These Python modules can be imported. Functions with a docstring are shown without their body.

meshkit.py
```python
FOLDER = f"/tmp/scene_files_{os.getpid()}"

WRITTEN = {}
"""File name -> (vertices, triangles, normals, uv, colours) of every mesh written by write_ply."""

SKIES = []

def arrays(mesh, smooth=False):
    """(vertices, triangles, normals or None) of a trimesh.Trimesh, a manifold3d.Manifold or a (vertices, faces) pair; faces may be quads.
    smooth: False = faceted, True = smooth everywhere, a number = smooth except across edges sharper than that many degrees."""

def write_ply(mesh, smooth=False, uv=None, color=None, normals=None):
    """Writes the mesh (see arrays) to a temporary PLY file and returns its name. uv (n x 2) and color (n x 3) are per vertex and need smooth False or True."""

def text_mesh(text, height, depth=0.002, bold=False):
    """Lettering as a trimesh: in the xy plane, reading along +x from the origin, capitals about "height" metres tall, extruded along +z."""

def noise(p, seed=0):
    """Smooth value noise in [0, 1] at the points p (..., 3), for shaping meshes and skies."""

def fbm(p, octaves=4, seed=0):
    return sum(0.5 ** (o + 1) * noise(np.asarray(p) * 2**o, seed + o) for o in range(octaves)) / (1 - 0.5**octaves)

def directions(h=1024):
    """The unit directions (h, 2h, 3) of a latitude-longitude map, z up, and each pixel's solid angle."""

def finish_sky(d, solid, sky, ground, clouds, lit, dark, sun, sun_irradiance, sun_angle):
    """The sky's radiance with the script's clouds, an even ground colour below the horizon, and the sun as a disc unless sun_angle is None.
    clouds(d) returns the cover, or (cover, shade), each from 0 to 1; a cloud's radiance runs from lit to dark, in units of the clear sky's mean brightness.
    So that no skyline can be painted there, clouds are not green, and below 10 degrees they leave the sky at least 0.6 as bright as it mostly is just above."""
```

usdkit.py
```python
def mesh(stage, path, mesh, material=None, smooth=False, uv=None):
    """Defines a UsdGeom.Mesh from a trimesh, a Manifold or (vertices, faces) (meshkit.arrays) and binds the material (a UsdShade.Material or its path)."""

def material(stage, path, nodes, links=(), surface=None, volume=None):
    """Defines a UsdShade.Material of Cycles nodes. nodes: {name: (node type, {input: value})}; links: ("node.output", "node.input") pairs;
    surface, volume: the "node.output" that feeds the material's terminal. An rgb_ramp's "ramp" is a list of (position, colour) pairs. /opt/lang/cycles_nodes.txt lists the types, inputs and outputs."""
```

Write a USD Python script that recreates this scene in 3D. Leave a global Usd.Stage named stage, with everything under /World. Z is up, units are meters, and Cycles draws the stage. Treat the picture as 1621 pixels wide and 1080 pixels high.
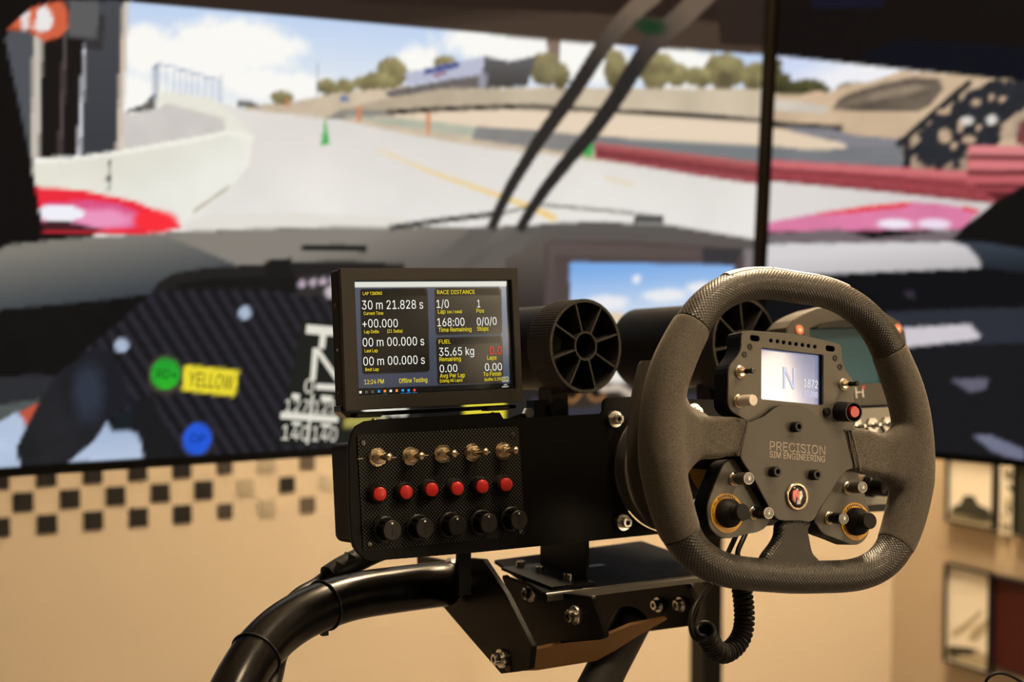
import math, numpy as np, trimesh, shapely, usdkit, meshkit
import manifold3d as m3
from pxr import Usd, UsdGeom, UsdLux, UsdShade, Gf, Sdf, Vt
from shapely.geometry import Polygon, Point, LineString, box as sbox
from shapely.ops import unary_union
from shapely import affinity
from scipy.interpolate import CubicSpline

stage = Usd.Stage.CreateInMemory()
UsdGeom.SetStageUpAxis(stage, 'Z'); UsdGeom.SetStageMetersPerUnit(stage, 1.0)
UsdGeom.Xform.Define(stage, '/World')

# ------------------------------------------------------------------ camera, light, exposure
YAW, PITCH = math.radians(28.2), math.atan(113 / 2250)
cam = UsdGeom.Camera.Define(stage, '/World/camera')
fwd = np.array([math.sin(YAW) * math.cos(PITCH), math.cos(YAW) * math.cos(PITCH), -math.sin(PITCH)])
rgt = np.array([math.cos(YAW), -math.sin(YAW), 0]); upv = np.cross(rgt, fwd)
rgt, upv, bck = rgt.tolist(), upv.tolist(), (-fwd).tolist()
cam.AddTransformOp().Set(Gf.Matrix4d(*rgt, 0, *upv, 0, *bck, 0, 0, 0, 1.1, 1))
cam.CreateHorizontalApertureAttr(36.0)
cam.CreateFocalLengthAttr(36.0 * 2250 / 1621)
cam.CreateFStopAttr(4.2); cam.CreateFocusDistanceAttr(1.2)
cam.CreateClippingRangeAttr((0.05, 100)); cam.CreateExposureAttr(0.0)
WARM = (1.0, 0.755, 0.47)
CEIL, SIDE, WASH = 105.0, 19.0, 335.0                                     # lamp strengths
LAMPS = [  # name, centre, x axis, y axis, width, height, strength
    ('ceiling_light', (0.95, 0.75, 2.66), (1, 0, 0), (0, 1, 0), 0.26, 0.26, CEIL),
    ('ceiling_light', (1.75, -0.30, 2.66), (1, 0, 0), (0, 1, 0), 0.40, 0.40, CEIL * .72),
    ('ceiling_light', (-1.2, -0.9, 2.66), (1, 0, 0), (0, 1, 0), 0.26, 0.26, CEIL * .3),
    ('ceiling_light', (2.12, 1.75, 2.66), (1, 0, 0), (0, 1, 0), 0.28, 0.28, CEIL),  # added lamp, placed to put a highlight on the rim top
    ('ceiling_light', (1.92, 2.14, 2.66), (1, 0, 0), (0, 1, 0), 0.8, 0.16, WASH),  # added unseen lamp, brightens the back wall
    ('added_side_light', (2.52, -1.67, 1.14), (0, 1, 0), (0, 0, 1), 1.0, 0.9, SIDE)]  # added unseen panel: soft light from the right, reflected in the wheel screen

# ------------------------------------------------------------------ helpers
used = {}
def numbered(parent, name):
    k = (parent, name); n = used.get(k, 0); used[k] = n + 1
    return f'{parent}/{name}' + (f'_{n:03d}' if n else '')
def meta(p, **kw):
    for k, v in kw.items():
        if v: p.SetCustomDataByKey(k, v)
def thing(name, label=None, category=None, frame=None, group=None, parent='/World', kind=None):
    x = UsdGeom.Xform.Define(stage, numbered(parent, name))
    if frame:
        o, a, b, c = [[float(q) for q in v] for v in frame]
        x.AddTransformOp().Set(Gf.Matrix4d(*a, 0, *b, 0, *c, 0, *o, 1))
    meta(x.GetPrim(), label=label, category=category, group=group, kind=kind)
    return str(x.GetPath())
def part(parent, name, label=None): return thing(name, label, parent=parent)
def obj(name, mesh, mat, parent='/World', smooth=35, uv=None, **kw):
    path = numbered(parent, name)
    m = usdkit.mesh(stage, path, mesh, MATS[mat], smooth, uv)
    meta(m.GetPrim(), **kw)
    return path
cat = trimesh.util.concatenate
def tm(man):
    m = man.to_mesh(); return trimesh.Trimesh(m.vert_properties[:, :3], m.tri_verts, process=False)
def man(t): return m3.Manifold(m3.Mesh(np.asarray(t.vertices, np.float32), np.asarray(t.faces, np.uint32)))
def cs(poly):
    rings = []
    for g in getattr(poly, 'geoms', [poly]):
        if g.is_empty: continue
        g = shapely.geometry.polygon.orient(g)
        rings.append(np.array(g.exterior.coords)[:-1]); rings += [np.array(r.coords)[:-1] for r in g.interiors]
    return m3.CrossSection(rings, m3.FillRule.EvenOdd)
def ext(poly, z0, z1, bev=0.0, both=False):
    """Extruded outline, its front (and back) edge eased by small steps."""
    if not isinstance(poly, shapely.Geometry): poly = Polygon(poly)
    poly = poly.buffer(0)
    M = cs(poly).extrude(z1 - z0 - bev - (bev if both else 0)).translate((0, 0, z0 + (bev if both else 0)))
    if bev:
        out = [M]
        for i in range(1, 4):
            a = i / 3 * math.pi / 2
            c = cs(poly.buffer(-bev * (1 - math.cos(a)) - 1e-6))
            h = bev * math.sin(a)
            out.append(c.extrude(h + bev * .2).translate((0, 0, z1 - bev - bev * .2)))
            if both: out.append(c.extrude(h + bev * .2).translate((0, 0, z0 + bev - h)))
        M = m3.Manifold.batch_boolean(out, m3.OpType.Add)
    return tm(M)
def rrect(x0, y0, x1, y1, r): return sbox(x0 + r, y0 + r, x1 - r, y1 - r).buffer(r, quad_segs=6)
def spl(pts, n=8, closed=True):
    p = np.array(pts, float)
    if closed: p = np.vstack([p, p[:1]])
    d = np.r_[0, np.cumsum(np.linalg.norm(np.diff(p, axis=0), axis=1) ** .5)]
    s = CubicSpline(d, p, bc_type='periodic' if closed else 'natural')
    t = np.linspace(0, d[-1], n * (len(p) - 1) + 1)
    return s(t)[:-1] if closed else s(t)
def soft(pts, r): 
    g = Polygon(pts).buffer(0); return g.buffer(-r, quad_segs=5).buffer(2 * r, quad_segs=5).buffer(-r, quad_segs=5)
def lathe(prof, n=28, at=(0, 0, 0)):
    """Turned about z: prof is a list of (radius, z)."""
    p = np.array(prof, float); k = len(p); a = np.arange(n) * 2 * np.pi / n
    v = np.stack([p[None, :, 0] * np.cos(a)[:, None], p[None, :, 0] * np.sin(a)[:, None], np.broadcast_to(p[None, :, 1], (n, k))], -1).reshape(-1, 3)
    f = []
    for i in range(n):
        j = (i + 1) % n
        for q in range(k - 1):
            a0, a1, b0, b1 = i * k + q, i * k + q + 1, j * k + q, j * k + q + 1
            if p[q, 0] > 1e-9: f.append((a0, b0, b1))
            if p[q + 1, 0] > 1e-9: f.append((a0, b1, a1))
    t = trimesh.Trimesh(v + np.array(at), np.array(f), process=False); t.merge_vertices()
    return t
def bx(cx, cy, cz, sx, sy, sz, r=0.0):
    return ext(sbox(cx - sx / 2, cy - sy / 2, cx + sx / 2, cy + sy / 2) if r == 0 else rrect(cx - sx / 2, cy - sy / 2, cx + sx / 2, cy + sy / 2, r), cz - sz / 2, cz + sz / 2)
def wbox(lo, hi):
    lo, hi = np.array(lo, float), np.array(hi, float); t = trimesh.creation.box(hi - lo); t.apply_translation((lo + hi) / 2); return t
def sweep(path, ra, rb=None, up=(0, 0, 1), n=20, closed=False, caps=True):
    """Tube along a path. Returns mesh and uv (metres along, metres around). up=None: parallel transport."""
    p = np.asarray(path, float); k = len(p); ra = np.broadcast_to(ra, (k,)).astype(float); rb = ra if rb is None else np.broadcast_to(rb, (k,)).astype(float)
    t = (np.roll(p, -1, 0) - np.roll(p, 1, 0)) if closed else np.gradient(p, axis=0)
    t /= np.linalg.norm(t, axis=1, keepdims=True)
    if up is not None:
        s = np.cross(t, np.asarray(up, float)); s /= np.linalg.norm(s, axis=1, keepdims=True)
    else:
        s = np.zeros_like(t); a = np.array([0, 0, 1.]) if abs(t[0, 2]) < .9 else np.array([1., 0, 0])
        s[0] = np.cross(t[0], a); s[0] /= np.linalg.norm(s[0])
        for i in range(1, k):
            s[i] = s[i - 1] - t[i] * (s[i - 1] @ t[i]); s[i] /= np.linalg.norm(s[i])
    u = np.cross(s, t)
    ang = np.arange(n + 1) * 2 * np.pi / n
    L = np.r_[0, np.cumsum(np.linalg.norm(np.diff(p, axis=0), axis=1))]
    v = p[:, None] + ra[:, None, None] * np.cos(ang)[None, :, None] * s[:, None] + rb[:, None, None] * np.sin(ang)[None, :, None] * u[:, None]
    uv = np.stack(np.broadcast_arrays(L[:, None], ang[None] * np.mean(ra)), -1).reshape(-1, 2)
    m = n + 1; f = []
    for i in range(k if closed else k - 1):
        j = (i + 1) % k
        for q in range(n):
            f += [(i * m + q, i * m + q + 1, j * m + q + 1), (i * m + q, j * m + q + 1, j * m + q)]
    V = v.reshape(-1, 3)
    if caps and not closed:
        b = len(V); V = np.vstack([V, p[:1], p[-1:]]); uv = np.vstack([uv, uv[:1], uv[-1:]])
        for q in range(n):
            f += [(b, q + 1, q), (b + 1, (k - 1) * m + q, (k - 1) * m + q + 1)]
    T = trimesh.Trimesh(V, np.array(f), process=False)
    vol = T.volume if not closed else 1
    if vol < 0: T = trimesh.Trimesh(V, np.array(f)[:, ::-1], process=False)
    return T, uv
def weld(T): 
    T = T.copy(); T.merge_vertices(digits_vertex=7); T.update_faces(T.nondegenerate_faces()); return T
def tube(path, r, n=14, closed=False): return weld(sweep(path, r, up=None, n=n, closed=closed)[0])
def mv(T, x=0, y=0, z=0, R=None):
    T = T.copy()
    if R is not None: T.apply_transform(R)
    T.apply_translation((x, y, z)); return T
def rot(deg, ax): return trimesh.transformations.rotation_matrix(math.radians(deg), ax)
def text_poly(text):
    m = meshkit.text_mesh(text, 1.0, depth=.1)
    v, f = np.asarray(m.vertices), np.asarray(m.faces)
    top = f[(v[f][:, :, 2] > .05).all(1)]
    return unary_union([Polygon(v[t][:, :2]) for t in top if Polygon(v[t][:, :2]).area > 1e-9]).buffer(1e-4)
def text(parent, name, s, p0, p1, h, z, mat, outline=0, th=.00015, label=None, upright=False):
    """Lettering from p0 to p1 (ends of the base line), capitals h high."""
    g = text_poly(s); x0, _, x1, _ = g.bounds
    d = np.subtract(p1, p0); w = float(np.hypot(*d)); a = math.degrees(math.atan2(d[1], d[0]))
    g = affinity.translate(g, -x0, 0); g = affinity.scale(g, w / (x1 - x0), h, origin=(0, 0))
    if outline: g = g.buffer(0).difference(g.buffer(-outline))
    g = affinity.translate(affinity.rotate(g, a, origin=(0, 0)), *p0)
    return obj(name, tm(cs(g).extrude(th).translate((0, 0, z))), mat, parent, smooth=False, label=label)
def hexa(r): return Polygon([(r * math.cos(math.pi / 3 * i), r * math.sin(math.pi / 3 * i)) for i in range(6)])
def circ(x, y, r, q=8): return Point(x, y).buffer(r, quad_segs=q)
def lin(c): 
    c = np.asarray(c, float) / 255; return tuple(np.where(c <= .04045, c / 12.92, ((c + .055) / 1.055) ** 2.4))

# ------------------------------------------------------------------ materials
MATS = {}
def mat(name, col, rough=.5, metal=0., spec=.5, bump=None, vary=None, **kw):
    n = {'p': ('principled_bsdf', dict(base_color=col, roughness=rough, metallic=metal, specular_ior_level=spec, **kw))}; l = []
    if bump or vary: n['t'] = ('texture_coordinate', {})
    if bump:
        s, d, k = bump
        n['n'] = ('noise_texture', dict(scale=s, detail=3.0)); n['b'] = ('bump', dict(strength=k, distance=d))
        l += [('t.object', 'n.vector'), ('n.fac', 'b.height'), ('b.normal', 'p.normal')]
    if vary:
        s, c2 = vary
        n['v'] = ('noise_texture', dict(scale=s, detail=4.0)); n['r'] = ('rgb_ramp', dict(ramp=[(.35, col), (.7, c2)]))
        l += [('t.object', 'v.vector'), ('v.fac', 'r.fac'), ('r.color', 'p.base_color')]
    MATS[name] = usdkit.material(stage, '/World/Looks/' + name, n, l, surface='p.BSDF')
def emit(name, c, k=1.0):
    MATS[name] = usdkit.material(stage, '/World/Looks/' + name, {'e': ('emission', dict(color=lin(c), strength=k))}, [], surface='e.emission')
def screen(name, rough=.3, spec=.25):
    MATS[name] = usdkit.material(stage, '/World/Looks/' + name, {'a': ('attribute', {'attribute': 'glow'}), 'p': ('principled_bsdf', dict(base_color=(.003, .003, .003), roughness=rough, specular_ior_level=spec, emission_strength=1.0))},
                                 [('a.color', 'p.emission_color')], surface='p.BSDF')
def weave(name, pu, pv, dark, light, rough, depth, src='st', coat=.0, lo=.25, hi=.75, spec=.5):
    """Woven carbon: dots on a diagonal lattice; pu, pv the pitch in metres."""
    tex = ('attribute', {'attribute': 'st'}) if src == 'st' else ('texture_coordinate', {})
    n = {'a': tex, 's': ('separate_xyz', {}), 'mu': ('math', dict(math_type='multiply', value2=2 * math.pi / pu)), 'mv': ('math', dict(math_type='multiply', value2=2 * math.pi / pv)),
         'su': ('math', dict(math_type='sine')), 'sv': ('math', dict(math_type='sine')), 'm': ('math', dict(math_type='multiply')), 'h': ('math', dict(math_type='multiply_add', value2=.5, value3=.5)),
         'r': ('rgb_ramp', dict(ramp=[(lo, dark), (hi, light)])), 'b': ('bump', dict(strength=.8, distance=depth)), 'p': ('principled_bsdf', dict(roughness=rough, specular_ior_level=spec, coat_weight=coat, coat_roughness=.1))}
    MATS[name] = usdkit.material(stage, '/World/Looks/' + name, n, [('a.vector' if src == 'st' else 'a.object', 's.vector'), ('s.x', 'mu.value1'), ('s.y', 'mv.value1'), ('mu.value', 'su.value1'), ('mv.value', 'sv.value1'),
        ('su.value', 'm.value1'), ('sv.value', 'm.value2'), ('m.value', 'h.value1'), ('h.value', 'r.fac'), ('h.value', 'b.height'), ('b.normal', 'p.normal'), ('b.normal', 'p.coat_normal'), ('r.color', 'p.base_color')], surface='p.BSDF')
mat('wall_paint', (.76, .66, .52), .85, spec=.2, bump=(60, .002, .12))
mat('wall_shaded', (.45, .365, .262), .85, spec=.2, bump=(60, .002, .12))  # same wall paint darkened: the dimmer light here is put into the colour
mat('wall_dark', (.05, .045, .04), .9)
mat('floor_carpet', (.10, .09, .085), .95, vary=(90, (.16, .14, .13)))
mat('ceiling_paint', (.75, .73, .70), .9)
mat('checker_black', (.012, .011, .010), .6)
mat('checker_grey', (.48, .43, .33), .8)
mat('checker_faint', (.62, .56, .44), .8)
mat('checker_dim', (.06, .05, .045), .7)
mat('checker_mid', (.12, .10, .08), .7)
mat('gloss_black', (.003, .003, .003), .24, spec=.22, bump=(900, .0002, .08))
mat('plate_black', (.0022, .002, .0019), .42, spec=.13, bump=(1800, .0001, .15))
mat('satin_black', (.0075, .007, .0065), .42, spec=.3, bump=(2500, .0001, .2))
mat('matte_black', (.009, .0085, .008), .65, spec=.3)
mat('bezel_black', (.022, .020, .017), .5, spec=.35, bump=(2600, .0001, .25))
mat('anodised', (.068, .060, .049), .5, bump=(2400, .0001, .25))
mat('anodised_face', (.088, .080, .066), .52, bump=(2600, .0001, .3), vary=(2500, (.125, .114, .093)))
mat('suede', (.050, .045, .040), .95, spec=.2, bump=(1500, .0006, .6), vary=(1600, (.19, .17, .145)), sheen_weight=.25, sheen_roughness=.4, sheen_tint=(.8, .75, .7))
mat('steel', (.85, .82, .76), .2, 1.0)
mat('brushed_steel', (.55, .54, .52), .3, 1.0)
mat('chrome_gold', (.98, .84, .62), .2, 1.0)
mat('dark_steel', (.16, .15, .14), .35, 1.0)
mat('red_cap', (.58, .022, .02), .35, bump=(500, .0003, .2))
mat('yellow_ring', (.72, .36, .015), .5)
mat('yellow_metal', (.55, .33, .03), .3, .6)
mat('white_cap', (.78, .70, .62), .4)
mat('painted_highlight', (.96, .95, .93), .6)  # white of the painted highlight on the rim top
mat('clear_lens', (.35, .34, .32), .12, coat_weight=.6)
mat('smoke_cap', (.085, .075, .065), .3)
mat('dot_white', (.85, .82, .75), .5)
mat('engraved', (.50, .45, .38), .5)
mat('print_black', (.02, .02, .02), .6)
mat('printed_plastic', (.020, .0175, .015), .55, bump=(3500, .0004, .3))
mat('grey_panel', (.26, .25, .22), .35)
mat('teal_glass', (.034, .105, .150), .35, spec=.2)
mat('orange_screw', (.80, .25, .13), .35)
mat('reflected_brown', (.17, .085, .025), .45)  # warm wall reflected in the plate, put into its base colour
mat('rubber', (.006, .006, .006), .42, spec=.22)
mat('deck_black', (.003, .003, .003), .6, spec=.03)
mat('hull_black', (.0045, .0045, .0045), .5, spec=.09)
mat('duct_black', (.0045, .0045, .005), .45, spec=.12)
mat('lip_highlight', (.10, .093, .082), .32, .5)  # lighter than the deck: highlight along the bend put into the colour
mat('badge_red', (.65, .05, .045), .3)
mat('badge_white', (.8, .78, .75), .3)
mat('picture_paper', (.80, .76, .66), .6)
mat('picture_dark', (.022, .024, .016), .6)
mat('picture_mid', (.40, .35, .24), .6)
mat('picture_red', (.050, .008, .005), .6, spec=.2)
mat('flange_steel', (.34, .33, .31), .38, .85)
mat('white_text', (.75, .72, .68), .5)
mat('red_text', (.7, .06, .04), .5)
MATS['glass_dome'] = usdkit.material(stage, '/World/Looks/glass_dome', {'f': ('fresnel', dict(IOR=1.5)), 't': ('transparent_bsdf', {}), 'g': ('glossy_bsdf', dict(color=(1, 1, 1), roughness=.04)), 'm': ('mix_closure', {})},
    [('f.fac', 'm.fac'), ('t.BSDF', 'm.closure1'), ('g.BSDF', 'm.closure2')], surface='m.closure')
weave('rim_carbon', .0030, .0033, (.010, .009, .008), (.062, .057, .050), .45, .0004, spec=.35, coat=.3)
weave('panel_carbon', .0033, .0033, (.002, .002, .002), (.085, .085, .08), .5, .0001, src='object', lo=.58, hi=.85, spec=.12)
screen('screen_face', .45, .03); screen('mini_screen_face', .2, .5); screen('wheel_screen_face', .07, .75)
emit('glow_white', (240, 240, 232)); emit('glow_cream', (226, 222, 208)); emit('glow_yellow', (238, 216, 40)); emit('glow_red', (240, 70, 60)); emit('glow_dark', (30, 28, 24)); emit('glow_bar', (222, 222, 212))
emit('glow_ink', (52, 48, 22)); emit('glow_blue', (40, 150, 225)); emit('glow_black', (9, 8, 8)); emit('glow_ink_green', (16, 70, 22)); emit('glow_ink_blue', (20, 40, 120)); emit('glow_grey', (120, 118, 112)); emit('glow_sign', (90, 100, 160)); emit('glow_orange', (235, 150, 50)); emit('glow_lilac', (222, 222, 238))
MATS['lamp_glass'] = usdkit.material(stage, '/World/Looks/lamp_glass', {'e': ('emission', dict(color=WARM, strength=1.0))}, [], surface='e.emission')

# ------------------------------------------------------------------ room
B = ((0.625845,2.72899,0.649652),(0.99863,-0.052336,0),(0,0,1),(-0.052336,-0.99863,0))
G = ((2.48145,2.63174,0.517729),(0.052336,-0.99863,0),(0,0,1),(-0.99863,-0.052336,0))
def at(fr, x, y, h=0): o, a, b, c = map(np.array, fr); return o + a * x + b * y + c * h
def wall(name, fr, x0, x1, h=2.75, paint='wall_paint'):
    base = -fr[0][2]
    w = thing(name, frame=fr, kind='structure')
    obj('plaster', wbox((x0, base, -.1), (x1, base + h, 0)), paint, w, smooth=False)
    return w
corner = 1.0
wb = wall('wall_back', B, -3.7, [(1.8582,-0.1319)][0][0] + .1)
wr = wall('wall_right', G, 0, 5.4, paint='wall_shaded')
obj('floor', wbox((-3.2, -3.2, -.05), (3.0, 3.4, 0)), 'floor_carpet', smooth=False, kind='structure')
obj('ceiling', wbox((-3.2, -3.2, 2.72), (3.0, 3.4, 2.8)), 'ceiling_paint', smooth=False, kind='structure')
obj('wall_left', wbox((-3.1, -3.2, 0), (-3.0, 3.4, 2.75)), 'wall_dark', smooth=False, kind='structure')
obj('wall_front', wbox((-3.2, -2.8, 0), (3.0, -2.7, 2.75)), 'wall_dark', smooth=False, kind='structure')
# checker frieze painted on the back wall: solid squares that break up towards the right
SQ, SQX = .0444, .0420
cx0, cy0 = [(-0.1872,0.0192)][0]
for r in range(-1, 2):
    for c in range(-9, 17):
        if (r + c) % 2: continue
        x, y = cx0 + c * SQX, cy0 - r * SQ
        s, mt = .41, 'checker_black'
        if c >= 9: s, mt = [(.34, 'checker_dim'), (.38, 'checker_grey'), (.38, 'checker_grey'), (.36, 'checker_black'), (.36, 'checker_mid'), (.36, 'checker_faint'), (.3, 'checker_grey'), (.3, 'checker_faint')][(c - 9) % 8]
        s *= SQ
        obj('checker_square', wbox((x - s, y - s, 0), (x + s, y + s, .0012)), mt, wb, smooth=False)

for i, (nm, c, ax, ay, w, h, k) in enumerate(LAMPS):
    az = np.cross(ax, ay)
    n = -1 if nm == 'ceiling_light' else -1
    lab = ['square warm ceiling light above the wheel', 'square warm ceiling light behind the driver seat', 'square warm ceiling light in the far rear corner of the room',
           'added unseen ceiling lamp for the highlight on the wheel rim', 'added unseen long ceiling lamp brightening the checkered wall', 'added unseen warm panel for the side light and the wheel screen reflection'][i]
    t = thing(nm, lab, 'light', (c, ax, tuple(-np.array(ay)), tuple(-np.array(az))), group='ceiling lights' if i < 5 else None)
    obj('lamp_frame', ext(sbox(-w / 2 - .02, -h / 2 - .02, w / 2 + .02, h / 2 + .02).difference(sbox(-w / 2, -h / 2, w / 2, h / 2)), -.05, .01), 'ceiling_paint', t, smooth=False)
    obj('lamp_back', wbox((-w / 2 - .02, -h / 2 - .02, -.055), (w / 2 + .02, h / 2 + .02, -.04)), 'ceiling_paint', t, smooth=False)
    MATS[f'lamp_glow_{i}'] = usdkit.material(stage, f'/World/Looks/lamp_glow_{i}', {'e': ('emission', dict(color=WARM, strength=k))}, [], surface='e.emission')
    obj('diffuser', wbox((-w / 2, -h / 2, -.02), (w / 2, h / 2, 0)), f'lamp_glow_{i}', t, smooth=False)
# ------------------------------------------------------------------ the two big displays and what they show
D = ((0.703053,1.89525,1.1),(1,0,0),(0,-0.061049,0.998135),(0,-0.998135,-0.061049))
E = ((1.48912,1.89525,1.1),(0.642788,-0.764616,-0.046766),(0,-0.061049,0.998135),(-0.766044,-0.641589,-0.039241))
class Art:
    def __init__(s): s.L = []
    def poly(s, pts, c, c2=None, a=None, b=None, smooth=False, tex=0, ts=40):
        g = Polygon(spl(pts, 6) if smooth else pts).buffer(0); s.L.append((g, c, c2, a, b, tex, ts, None))
    def line(s, pts, w, c, c2=None, a=None, b=None, w1=None):
        p = np.array(pts, float)
        if w1 is None: g = LineString(p).buffer(w / 2, cap_style='flat', join_style='round')
        else:
            q = spl(p, 8, False) if len(p) > 2 else np.linspace(p[0], p[1], 9); t = np.gradient(q, axis=0); t /= np.linalg.norm(t, axis=1, keepdims=True)
            n = np.stack([-t[:, 1], t[:, 0]], 1) * np.linspace(w, w1, len(q))[:, None] / 2; g = Polygon(np.vstack([q + n, (q - n)[::-1]])).buffer(0)
        s.L.append((g, c, c2, a, b, 0, 1, None))
    def blob(s, c0, rx, ry, c, rough=.5, tex=0, seed=0, c2=None, feather=0):
        s.L.append(((c0, rx, ry, rough, seed, feather), c, c2, (c0[0], c0[1] + ry), (c0[0], c0[1] - ry), tex, 60, 'blob'))
    def at(s, P):
        C = np.zeros((len(P), 3))
        for g, c, c2, a, b, tex, ts, kind in s.L:
            w = None
            if kind == 'blob':
                c0, rx, ry, rough, seed, feather = g
                box_ = (np.abs(P[:, 0] - c0[0]) < 1.6 * rx) & (np.abs(P[:, 1] - c0[1]) < 1.6 * ry); i = np.nonzero(box_)[0]
                if not len(i): continue
                q = P[i]; d = np.hypot((q[:, 0] - c0[0]) / rx, (q[:, 1] - c0[1]) / ry)
                d = d + rough * (meshkit.fbm(np.c_[q / min(rx, ry) * 1.6, np.full(len(q), seed + .5)], 4) - .5)
                w = np.clip((1 - d) / feather + .5, 0, 1) if feather else (d < 1).astype(float)
                i, w = i[w > 0], w[w > 0]
            else:
                x0, y0, x1, y1 = g.bounds; i = np.nonzero((P[:, 0] >= x0) & (P[:, 0] <= x1) & (P[:, 1] >= y0) & (P[:, 1] <= y1))[0]
                if not len(i): continue
                shapely.prepare(g); i = i[shapely.contains_xy(g, P[i, 0], P[i, 1])]
            if not len(i): continue
            q = P[i]; col = np.broadcast_to(np.array(c, float), (len(i), 3)).copy()
            if c2 is not None:
                ab = np.subtract(b, a); t = np.clip(((q - a) @ ab) / (ab @ ab), 0, 1)[:, None]; col = col * (1 - t) + np.array(c2, float) * t
            if tex: col = col * (1 + tex * (meshkit.fbm(np.c_[q * ts, np.full(len(q), 3.3)], 3)[:, None] - .5) * 2)
            C[i] = col if w is None else C[i] * (1 - w[:, None]) + col * w[:, None]
        return np.clip(C, 0, 255)
def display(parent, art, x0, y0, x1, y1, step, z, mat_, gain=1.0):
    nx, ny = int((x1 - x0) / step) + 1, int((y1 - y0) / step) + 1
    X, Y = np.meshgrid(np.linspace(x0, x1, nx), np.linspace(y0, y1, ny)); P = np.c_[X.ravel(), Y.ravel()]
    acc = 0; o = [(-.25, -.25), (.25, -.1), (-.1, .25), (.3, .3)]
    for dx, dy in o:
        c = art.at(P + np.array([dx, dy]) * step) / 255; acc = acc + np.where(c <= .04045, c / 12.92, ((c + .055) / 1.055) ** 2.4)
    acc = acc / len(o) * gain
    i = (np.arange(ny - 1)[:, None] * nx + np.arange(nx - 1)[None]).ravel()
    F = np.vstack([np.c_[i, i + 1, i + nx + 1], np.c_[i, i + nx + 1, i + nx]])
    V = np.c_[P, np.full(len(P), z)]
    path = obj('display', (V, F), mat_, parent, smooth=False, label='lit screen picture')
    UsdGeom.PrimvarsAPI(stage.GetPrimAtPath(path)).CreatePrimvar('glow', Sdf.ValueTypeNames.Color3fArray, 'vertex').Set(Vt.Vec3fArray.FromNumpy(acc.astype(np.float32)))
PX = .00089                                                        # about a pixel of the game picture, in metres
A = Art()
A.poly([(-0.6281,0.5045),(0.8662,0.7133),(0.9376,-0.3674),(-0.6436,-0.2707)], (13, 12, 13))
# sky
A.poly([(-0.3045,0.3457),(0.8197,0.4036),(0.8444,0.0075),(-0.3050,0.0223)], (190, 210, 240), (238, 240, 240), [(-0.0954,0.3473)][0], [(-0.0941,0.2209)][0])
for k, (u, rx, ry, sd) in enumerate([([(-0.1170,0.3021)][0], 92, 40, 1), ([(-0.1660,0.2720)][0], 70, 24, 2), ([(-0.2415,0.2881)][0], 30, 34, 3), ([(-0.2133,0.2836)][0], 40, 22, 4), ([(-0.2521,0.2288)][0], 60, 28, 5), ([(-0.0587,0.2527)][0], 90, 22, 6), ([(0.1536,0.2987)][0], 40, 26, 7), ([(0.2911,0.3338)][0], 110, 30, 8), ([(0.4335,0.3206)][0], 90, 40, 9), ([(0.6092,0.3178)][0], 90, 40, 9)]):
    A.blob(u, rx * PX * 1.1, ry * PX, (250, 249, 244), .8, 0, sd, feather=.45)
A.line([(-0.0029,0.2892),(-0.0020,0.2287)], 3 * PX, (165, 170, 185)); A.line([(-0.1384,0.2632),(-0.1381,0.2213)], 3 * PX, (190, 195, 200))
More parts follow.
